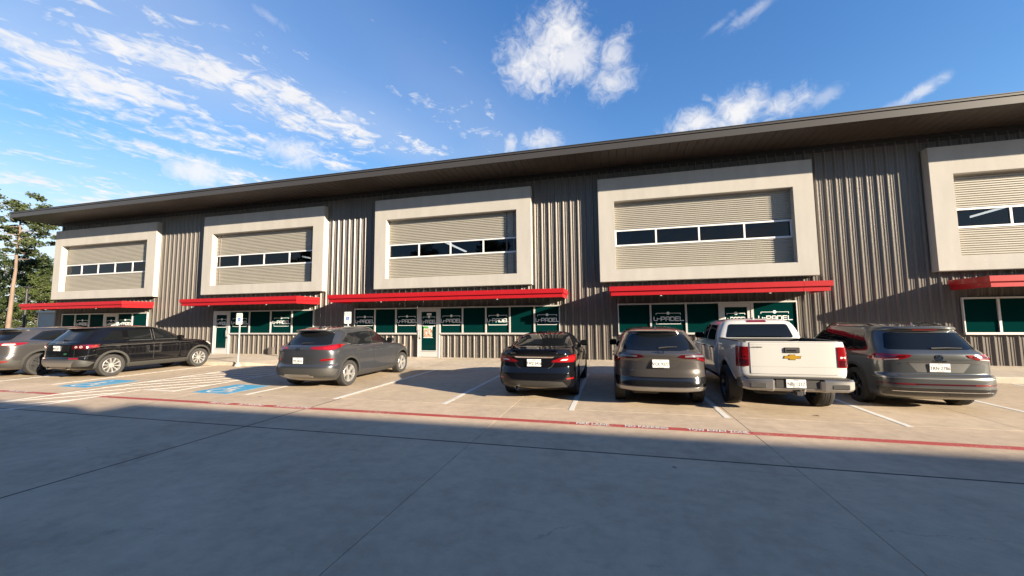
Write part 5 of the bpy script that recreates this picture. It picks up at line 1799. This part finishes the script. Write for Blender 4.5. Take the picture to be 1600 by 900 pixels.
# ---- black sedan
def sedan():
    B_ = Body(
        rear=[(0.22, .30), (0.29, .10), (0.35, .035), (0.45, .0), (0.58, .0), (0.66, .03), (0.76, .06), (0.92, .055), (1.02, .03), (1.085, .035), (1.105, .09), (1.118, .32), (1.13, .58), (1.17, .72), (1.26, .98), (1.34, 1.22), (1.39, 1.44), (1.42, 1.75), (1.435, 2.1), (1.44, 2.3)],
        front=[(0.22, 4.40), (0.30, 4.55), (0.50, 4.62), (0.70, 4.56), (0.82, 4.36), (0.90, 3.95), (0.96, 3.55), (1.02, 3.36), (1.12, 3.12), (1.26, 2.88), (1.36, 2.68), (1.41, 2.52), (1.435, 2.42), (1.44, 2.35)],
        hw=[(0.22, .76), (0.28, .82), (0.36, .85), (0.56, .862), (0.80, .862), (0.94, .85), (1.04, .82), (1.10, .79), (1.17, .745), (1.26, .685), (1.34, .615), (1.38, .55), (1.415, .42), (1.435, .22), (1.44, .10)],
        rcr=[(0.2, .50), (0.6, .50), (1.0, .60), (1.1, .80), (1.2, .6), (1.44, .4)], rcf=[(0.2, .8), (0.7, .9), (0.95, 1.0), (1.2, .7), (1.44, .3)], nr=3.0)
    C = dict(body=B_, paint=carpaint('black_paint', (0.004, 0.004, 0.005), 0.0, 0.4, spec=0.0), axles=(1.06, 3.74), r=0.325, tw=0.21, rimr=0.215, style='five', rimm=M_alloyblk, track=1.52, hwm=.862, archr=0.37, sill=.26)
    e = vehicle('black_sedan', 'glossy black sedan with bright red rear lamps and chrome boot strip', 'car', -1.68, 8.33, C)
    shell(e, C); wheels(e, C); axle_bits(e, C, .45)
    side_glass(e, C, [[(1.12, 1.10), (1.98, 1.06), (1.98, 1.335), (1.58, 1.32)], [(2.05, 1.06), (3.12, 1.055), (2.72, 1.27), (2.52, 1.335), (2.05, 1.34)]],
               frame=[(1.0, 1.085), (1.4, 1.05), (3.22, 1.04), (2.76, 1.30), (2.52, 1.362), (1.56, 1.35)])
    doors(e, C, [[(1.48, .36), (1.99, .36), (1.99, 1.03), (1.15, 1.05), (1.20, .85), (1.40, .75)], [(2.01, .36), (3.08, .36), (3.14, .7), (3.06, 1.02), (2.01, 1.03)]], .90, 1.03)
    mirrors(e, C, 2.90, 1.06)
    patch(B_, 'rear_window', 'rear', [(-.66, 1.145), (.66, 1.145), (.54, 1.34), (.40, 1.372), (-.40, 1.372), (-.54, 1.34)], M_carglass, e, off=.005, rad=.04)
    for sg in (-1, 1):
        o = patch(B_, 'tail_light', 'wrap', [(sg * .37, .835), (sg * .90, .825), (sg * 1.10, .90), (sg * 1.14, .985), (sg * .80, .975), (sg * .56, .925), (sg * .40, .87)], M_lens, e, off=.012, thick=.025, rad=.015, res=.04)
        patch(B_, 'lamp_inset', 'wrap', [(sg * .62, .86), (sg * .96, .86), (sg * .98, .935), (sg * .74, .935)], mat('bright_lens', (0.27, 0.008, 0.009), 0.1, coat=.8), o, off=.016, thick=.01, rad=.01, res=.04)
        patch(B_, 'reverse_light', 'wrap', [(sg * .56, .868), (sg * .70, .868), (sg * .74, .898), (sg * .62, .898)], M_lensw, o, off=.017, thick=.01)
        patch(B_, 'reflector', 'wrap', [(sg * .70, .475), (sg * .90, .475), (sg * .90, .515), (sg * .70, .505)], M_lens, e, off=.006)
        line(B_, 'boot_gap', 'wrap', [(sg * .46, .87), (sg * .38, .74), (sg * .30, .70)], .010, M_greyplast, e)
    patch(B_, 'chrome_strip', 'rear', [(-.40, .925), (.40, .925), (.44, .958), (-.44, .958)], M_chrome, e, off=.014, rad=.008)
    patch(B_, 'boot_lid', 'rear', [(-.58, .965), (.58, .965), (.60, 1.075), (-.60, 1.075)], C['paint'], e, off=.004)
    patch(B_, 'brake_light', 'rear', rect(-.12, .12, 1.095, 1.108), M_lensd, e, off=.01, thick=.02)
    MB().prism([(.02, 1.085), (.05, 1.115), (.20, 1.12), (.20, 1.10), (.06, 1.075)], 'x', -.52, .52).build('boot_spoiler', C['paint'], e)
    plate(e, 0.0, .035, .82, 'TWZ\u00b75416', -0.02)
    text_on(e, B_, 'SENTRA', .042, -.44, 1.02, M_silver, space=1.2)
    text_on(e, B_, 'SR', .040, .50, 1.02, M_silver)
    patch(B_, 'rear_diffuser', 'wrap', [(-.72, .31), (.72, .31), (.62, .425), (.30, .44), (-.30, .44), (-.62, .425)], M_greyplast, e, off=.008, rad=.02)
    exhaust(e, -.38, .02, .29, .040)
    antenna(e, B_, 1.9, C['paint'])
    patch(B_, 'windscreen', 'front', [(-.64, 1.06), (.64, 1.06), (.50, 1.36), (-.50, 1.36)], M_carglass, e, off=.005, rad=.05)
    head_lights(e, B_, .66, .78, .42, .80)
sedan()

# ---- dark grey SUV left of the middle
def suv_mid():
    B_ = Body(
        rear=[(0.20, .30), (0.30, .10), (0.38, .02), (0.48, .0), (0.60, .015), (0.66, .055), (0.80, .065), (0.92, .06), (1.02, .055), (1.10, .09), (1.16, .20), (1.30, .34), (1.43, .47), (1.475, .50), (1.49, .38), (1.515, .35), (1.54, .48), (1.57, .85), (1.60, 1.5), (1.61, 1.9)],
        front=[(0.20, 4.22), (0.30, 4.40), (0.50, 4.48), (0.75, 4.45), (0.90, 4.30), (0.99, 3.95), (1.04, 3.58), (1.09, 3.36), (1.18, 3.16), (1.32, 2.88), (1.44, 2.62), (1.52, 2.40), (1.58, 2.18), (1.61, 2.0)],
        hw=[(0.20, .80), (0.28, .87), (0.40, .91), (0.62, .925), (0.85, .92), (0.98, .905), (1.06, .875), (1.10, .845), (1.18, .81), (1.32, .755), (1.44, .695), (1.50, .645), (1.545, .56), (1.58, .43), (1.60, .26), (1.61, .10)],
        rcr=[(0.2, .52), (0.6, .55), (0.95, .58), (1.1, .66), (1.5, .7), (1.61, .4)], rcf=[(0.2, .75), (0.8, .85), (1.0, .95), (1.2, .8), (1.61, .4)], nr=2.9)
    C = dict(body=B_, paint=carpaint('slate_grey_paint', (0.045, 0.048, 0.056), 0.45, 0.3), axles=(0.92, 3.66), r=0.345, tw=0.23, rimr=0.235, style='twin5', rimm=M_alloy, track=1.61, hwm=.925, archr=0.40, sill=.28, handle=M_chrome)
    e = vehicle('dark_grey_suv', 'slate grey SUV with silver wheels parked alone in the middle left bay', 'car', -7.93, 8.45, C)
    shell(e, C); wheels(e, C); axle_bits(e, C)
    arch_trim(e, C, 0.055)
    sidepair(B_, 'sill_trim', [(1.38, .22), (3.18, .22), (3.18, .36), (1.38, .33)], M_blackplast, e, off=.006)
    side_glass(e, C, [[(0.80, 1.20), (1.14, 1.12), (1.26, 1.36), (1.10, 1.385)], [(1.20, 1.11), (2.00, 1.09), (2.00, 1.435), (1.40, 1.42)], [(2.07, 1.09), (3.02, 1.09), (2.62, 1.36), (2.42, 1.43), (2.07, 1.44)]],
               frame=[(0.72, 1.20), (1.1, 1.095), (3.14, 1.075), (2.66, 1.39), (2.42, 1.46), (1.4, 1.45), (1.05, 1.42)])
    for mode in ('right', 'left'): line(B_, 'chrome_belt', mode, [(0.74, 1.195), (1.12, 1.088), (2.0, 1.072), (3.12, 1.070)], .014, M_chrome, e, .007)
    doors(e, C, [[(1.38, .42), (2.02, .42), (2.02, 1.065), (1.13, 1.08), (1.12, .88), (1.28, .80)], [(2.04, .42), (3.06, .42), (3.12, .75), (3.04, 1.06), (2.04, 1.065)]], .95, 1.06)
    for mode in ('right', 'left'): line(B_, 'character_line', mode, [(1.3, .78), (1.7, .70), (2.4, .60), (3.1, .56)], .012, mat('line_shade', (0.05, 0.05, 0.055), 0.4, .5), e, .005)
    mirrors(e, C, 2.88, 1.11)
    patch(B_, 'rear_window', 'rear', [(-.72, 1.14), (.72, 1.14), (.60, 1.44), (-.60, 1.44)], M_carglass, e, off=.006, rad=.05)
    patch(B_, 'spoiler_panel', 'rear', [(-.60, 1.45), (.60, 1.45), (.58, 1.485), (-.58, 1.485)], M_blackgloss, e, off=.004)
    for sg in (-1, 1):
        o = patch(B_, 'tail_light', 'wrap', [(sg * .36, 1.04), (sg * .62, 1.025), (sg * .90, 1.0), (sg * 1.12, 1.05), (sg * 1.26, 1.13), (sg * .96, 1.145), (sg * .62, 1.10), (sg * .38, 1.095)], M_lens, e, off=.012, thick=.02, rad=.012, res=.04)
        patch(B_, 'lamp_inset', 'wrap', [(sg * .66, 1.045), (sg * .90, 1.03), (sg * 1.08, 1.075), (sg * .96, 1.10), (sg * .70, 1.075)], mat('bright_lens', (0.27, 0.008, 0.009), 0.1, coat=.8), o, off=.016, thick=.01, res=.04)
        patch(B_, 'reflector', 'wrap', [(sg * .62, .735), (sg * .92, .75), (sg * .98, .80), (sg * .64, .785)], M_lens, e, off=.010, rad=.01)
        line(B_, 'tailgate_gap', 'wrap', [(sg * .70, 1.02), (sg * .74, .66)], .008, M_under, e)
        q, nn = B_.hit('right' if sg > 0 else 'left', 4.0, .86)
        patch(B_, 'headlight', 'right' if sg > 0 else 'left', [(3.74, .90), (3.98, .86), (3.98, .92), (3.80, .95)], M_lenso, e, off=.006, rad=.01)
    patch(B_, 'plate_recess', 'rear', [(-.42, .655), (.42, .655), (.46, .85), (-.46, .85)], mat('recess_slate', (0.045, 0.047, 0.052), 0.35, 0.5), e, off=.002, rad=.02)
    plate(e, 0.0, .045, .745, 'PJX\u00b74018', 0.02)
    q, _ = B_.hit('rear', 0, 1.03)
    em = ring(e, 'emblem', (0, q.y - .003, 1.04), .070, .042, .16, M_chrome)
    bars(em, 'emblem_mark', (0, q.y - .003, 1.04), [(-.034, -.032, -.018, .034), (.018, -.034, .034, .032), (-.028, -.002, .028, .004)], .013, M_chrome)
    text_on(e, B_, 'TUCSON', .036, -.52, .93, M_chrome)
    patch(B_, 'bumper_trim', 'wrap', [(-1.0, .36), (1.0, .36), (1.15, .50), (.9, .555), (-.9, .555), (-1.15, .50)], M_greyplast, e, off=.006, rad=.03)
    patch(B_, 'skid_trim', 'wrap', [(-.45, .33), (.45, .33), (.36, .40), (-.36, .40)], M_silver, e, off=.010)
    line(B_, 'bumper_gap', 'wrap', [(-1.30, .70), (-.76, .648), (.76, .648), (1.30, .70)], .009, M_under, e)
    wiper(e, B_, -.02, 1.165, .32, 1.175)
    antenna(e, B_, .85, M_blackgloss)
    rails(e, B_, .55, 0.9, 2.5, M_silver, .03)
    patch(B_, 'windscreen', 'front', [(-.68, 1.13), (.68, 1.13), (.54, 1.46), (-.54, 1.46)], M_carglass, e, off=.005, rad=.05)
    head_lights(e, B_, .80, .92, .42, .82)
suv_mid()

# ---- black boxy SUV at the left
def suv_black():
    B_ = Body(
        rear=[(0.26, .30), (0.34, .10), (0.42, .03), (0.52, .0), (0.64, .01), (0.70, .035), (0.90, .05), (1.08, .06), (1.14, .09), (1.20, .17), (1.34, .30), (1.50, .44), (1.56, .46), (1.575, .38), (1.60, .36), (1.62, .52), (1.65, 1.1), (1.665, 1.7), (1.67, 2.0)],
        front=[(0.26, 4.30), (0.36, 4.50), (0.56, 4.59), (0.85, 4.56), (1.00, 4.42), (1.08, 4.05), (1.12, 3.66), (1.17, 3.45), (1.28, 3.24), (1.42, 2.97), (1.54, 2.72), (1.62, 2.45), (1.655, 2.25), (1.67, 2.1)],
        hw=[(0.26, .82), (0.34, .90), (0.46, .94), (0.70, .955), (0.95, .95), (1.08, .935), (1.14, .905), (1.18, .875), (1.28, .84), (1.42, .785), (1.54, .73), (1.59, .68), (1.625, .58), (1.65, .42), (1.67, .12)],
        rcr=[(0.2, .42), (0.6, .45), (1.0, .48), (1.15, .55), (1.55, .6), (1.67, .4)], rcf=[(0.2, .7), (0.8, .8), (1.0, .9), (1.2, .8), (1.67, .4)], nr=3.4)
    C = dict(body=B_, paint=carpaint('jet_black_paint', (0.004, 0.004, 0.005), 0.0, 0.4, spec=0.0), axles=(0.95, 3.78), r=0.365, tw=0.24, rimr=0.25, style='ten', rimm=M_alloy, track=1.64, hwm=.955, archr=0.42, sill=.32)
    e = vehicle('black_suv', 'glossy black boxy SUV with silver ten-spoke wheels and grey lower trim', 'car', -17.12, 8.45, C)
    shell(e, C); wheels(e, C); axle_bits(e, C)
    arch_trim(e, C, 0.06, M_greyplast)
    sidepair(B_, 'sill_trim', [(1.42, .27), (3.30, .27), (3.30, .42), (1.42, .42)], M_greyplast, e, off=.008)
    side_glass(e, C, [[(0.66, 1.20), (1.24, 1.17), (1.24, 1.50), (0.98, 1.49)], [(1.40, 1.165), (2.10, 1.16), (2.10, 1.535), (1.40, 1.52)], [(2.18, 1.16), (3.18, 1.155), (2.78, 1.44), (2.58, 1.53), (2.18, 1.54)]])
    for mode in ('right', 'left'):
        line(B_, 'window_bead', mode, [(1.40, 1.165), (2.10, 1.16), (2.10, 1.535)], .012, M_silver, e, .009)
        line(B_, 'window_bead', mode, [(2.18, 1.54), (2.18, 1.16), (3.18, 1.155)], .012, M_silver, e, .009)
    doors(e, C, [[(1.42, .48), (2.12, .48), (2.12, 1.135), (1.32, 1.14), (1.32, .90), (1.40, .80)], [(2.14, .48), (3.20, .48), (3.24, .8), (3.16, 1.13), (2.14, 1.135)]], 1.00, 1.13)
    for mode in ('right', 'left'): line(B_, 'character_line', mode, [(0.6, 1.02), (3.6, 1.03)], .012, M_greyplast, e, .005)
    mirrors(e, C, 3.0, 1.18, .21)
    patch(B_, 'rear_window', 'rear', [(-.74, 1.20), (.74, 1.20), (.64, 1.52), (-.64, 1.52)], M_carglass, e, off=.006, rad=.05)
    for sg in (-1, 1):
        o = patch(B_, 'tail_light', 'wrap', [(sg * .60, .96), (sg * .96, .945), (sg * 1.28, .985), (sg * 1.28, 1.085), (sg * .90, 1.085), (sg * .62, 1.065)], M_lensd, e, off=.012, thick=.02, rad=.02, res=.04)
        for k, (d, rr) in enumerate(((.73, .034), (.85, .034))):
            q = B_.wrap(sg * d, 1.015)
            nn = B_.bvh.find_nearest(q)[1]
            l = ring(o, 'lamp_ring', (0, 0, 0), rr, rr, .25, M_lensw)
            l.location = q + nn * .016
            l.rotation_euler = (0, 0, math.atan2(nn.y, nn.x) + PI / 2)
        patch(B_, 'lamp_inset', 'wrap', [(sg * .98, .99), (sg * 1.22, 1.0), (sg * 1.22, 1.06), (sg * .98, 1.06)], M_lens, o, off=.016, thick=.01, res=.04)
        patch(B_, 'reflector', 'wrap', [(sg * .56, .635), (sg * .84, .635), (sg * .84, .675), (sg * .56, .675)], M_lens, e, off=.012, rad=.01)
        line(B_, 'tailgate_gap', 'wrap', [(sg * .66, 1.1), (sg * .70, .70)], .009, M_under, e)
    plate(e, -.02, .035, .975, 'MKR\u00b76072', 0.05)
    patch(B_, 'plate_surround', 'rear', rect(-.50, .50, .88, 1.07), M_blackgloss, e, off=.004, rad=.02)
    text_on(e, B_, 'DISCOVERY', .050, 0, 1.135, M_silver, space=1.5)
    MB().prism([(.060 * math.cos(2 * PI * i / 20) + .40, .028 * math.sin(2 * PI * i / 20) + .80) for i in range(20)], 'y', .020, .034).build('emblem', mat('green_badge', (0.02, 0.10, 0.05), 0.3), e)
    patch(B_, 'bumper_trim', 'wrap', [(-1.05, .40), (1.05, .40), (1.25, .52), (.95, .60), (.80, .64), (-.80, .64), (-.95, .60), (-1.25, .52)], M_greyplast, e, off=.008, rad=.03)
    patch(B_, 'skid_trim', 'wrap', [(-.64, .40), (.64, .40), (.76, .60), (-.76, .60)], M_silver, e, off=.014, rad=.015)
    for sg in (-1, 1): exhaust(e, sg * .45, .06, .34, .032)
    line(B_, 'bumper_gap', 'wrap', [(-1.25, .76), (-.72, .695), (.72, .695), (1.25, .76)], .009, M_greyplast, e)
    wiper(e, B_, -.02, 1.22, .30, 1.23)
    patch(B_, 'windscreen', 'front', [(-.72, 1.20), (.72, 1.20), (.58, 1.55), (-.58, 1.55)], M_carglass, e, off=.005, rad=.05)
    patch(B_, 'roof_panel', 'top', [(-.50, .9), (.50, .9), (.52, 2.2), (-.52, 2.2)], M_carglass, e, off=.003, thick=.004, res=.1)
    q, nn = B_.hit('right', 1.30, 1.14)
    text_obj('fender_badge', 'SPORT', .04, M_silver, e, (q.x + .006, 1.22, 1.10), (PI / 2, 0, PI / 2), depth=.001)
    head_lights(e, B_, .86, 1.0, .45, .86)
suv_black()

# ---- long dark grey SUV cut by the left edge
def suv_long():
    B_ = Body(
        rear=[(0.24, .32), (0.34, .10), (0.44, .02), (0.55, .0), (0.68, .02), (0.76, .06), (0.95, .075), (1.08, .06), (1.16, .085), (1.22, .18), (1.36, .36), (1.50, .54), (1.545, .56), (1.56, .44), (1.59, .42), (1.61, .56), (1.635, 1.1), (1.655, 1.9), (1.66, 2.2)],
        front=[(0.24, 4.75), (0.36, 4.98), (0.58, 5.06), (0.85, 5.02), (0.98, 4.85), (1.06, 4.45), (1.11, 3.95), (1.16, 3.70), (1.28, 3.42), (1.42, 3.12), (1.54, 2.85), (1.61, 2.6), (1.645, 2.42), (1.66, 2.3)],
        hw=[(0.24, .84), (0.34, .92), (0.46, .96), (0.70, .98), (0.95, .975), (1.08, .955), (1.15, .92), (1.18, .89), (1.28, .85), (1.42, .79), (1.54, .725), (1.585, .67), (1.62, .56), (1.645, .40), (1.66, .12)],
        rcr=[(0.2, .55), (0.6, .58), (1.0, .62), (1.15, .70), (1.55, .7), (1.66, .4)], rcf=[(0.2, .8), (0.8, .9), (1.0, 1.0), (1.2, .8), (1.66, .4)], nr=2.9)
    C = dict(body=B_, paint=carpaint('machine_grey_paint', (0.095, 0.09, 0.09), 0.65, 0.26), axles=(1.10, 4.03), r=0.38, tw=0.255, rimr=0.265, style='v5', rimm=M_alloygrey, track=1.68, hwm=.98, archr=0.44, sill=.32)
    e = vehicle('long_grey_suv', 'metallic dark grey long SUV cut off by the left edge of the photo', 'car', -20.12, 8.04, C)
    shell(e, C); wheels(e, C); axle_bits(e, C)
    arch_trim(e, C, 0.07)
    sidepair(B_, 'sill_trim', [(1.62, .25), (3.52, .25), (3.52, .42), (1.62, .42)], M_blackplast, e, off=.006)
    side_glass(e, C, [[(0.86, 1.235), (1.62, 1.17), (1.62, 1.49), (1.25, 1.47)], [(1.70, 1.165), (2.42, 1.155), (2.42, 1.52), (1.70, 1.505)], [(2.50, 1.155), (3.42, 1.15), (3.0, 1.42), (2.75, 1.52), (2.50, 1.525)]],
               frame=[(0.78, 1.225), (1.4, 1.15), (3.56, 1.135), (3.05, 1.45), (2.78, 1.55), (1.5, 1.535), (1.15, 1.50)])
    for mode in ('right', 'left'): line(B_, 'chrome_belt', mode, [(0.80, 1.222), (1.42, 1.148), (3.5, 1.132)], .014, M_chrome, e, .007)
    doors(e, C, [[(1.66, .48), (2.44, .48), (2.44, 1.125), (1.50, 1.14), (1.50, .92), (1.60, .80)], [(2.46, .48), (3.44, .48), (3.50, .8), (3.42, 1.12), (2.46, 1.125)]], 1.0, 1.12)
    mirrors(e, C, 3.24, 1.16, .21)
    patch(B_, 'rear_window', 'rear', [(-.76, 1.22), (.76, 1.22), (.64, 1.50), (-.64, 1.50)], M_carglass, e, off=.006, rad=.05)
    for sg in (-1, 1):
        o = patch(B_, 'tail_light', 'wrap', [(sg * .46, 1.07), (sg * .80, 1.05), (sg * 1.08, 1.04), (sg * 1.30, 1.09), (sg * 1.36, 1.135), (sg * .90, 1.14), (sg * .48, 1.115)], M_lens, e, off=.012, thick=.02, rad=.012, res=.04)
        patch(B_, 'lamp_inset', 'wrap', [(sg * .80, 1.07), (sg * 1.06, 1.06), (sg * 1.10, 1.10), (sg * .84, 1.11)], M_lensw, o, off=.015, thick=.01, rad=.01, res=.04)
        patch(B_, 'reflector', 'wrap', [(sg * .70, .50), (sg * 1.04, .52), (sg * 1.04, .565), (sg * .72, .555)], M_lens, e, off=.012, rad=.012)
        line(B_, 'tailgate_gap', 'wrap', [(sg * .74, 1.05), (sg * .80, .78)], .009, M_under, e)
    plate(e, 0, .055, .90, 'LHT\u00b75530', 0.02)
    ring(e, 'emblem', (0, .055, 1.08), .065, .050, .16, M_chrome)
    text_on(e, B_, 'CX-9', .050, .56, .86, M_chrome)
    patch(B_, 'bumper_trim', 'wrap', [(-1.1, .36), (1.1, .36), (1.35, .54), (1.0, .60), (.6, .58), (-.6, .58), (-1.0, .60), (-1.35, .54)], M_greyplast, e, off=.006, rad=.03)
    patch(B_, 'chrome_strip', 'wrap', [(-.62, .50), (.62, .50), (.62, .52), (-.62, .52)], M_chrome, e, off=.012)
    for sg in (-1, 1): exhaust(e, sg * .55, .05, .35, .045)
    line(B_, 'bumper_gap', 'wrap', [(-1.30, .82), (-.82, .765), (.82, .765), (1.30, .82)], .009, M_under, e)
    wiper(e, B_, -.02, 1.24, .32, 1.25)
    antenna(e, B_, .95, C['paint'])
    patch(B_, 'windscreen', 'front', [(-.74, 1.20), (.74, 1.20), (.58, 1.54), (-.58, 1.54)], M_carglass, e, off=.005, rad=.05)
    head_lights(e, B_, .86, .96, .45, .88)
suv_long()
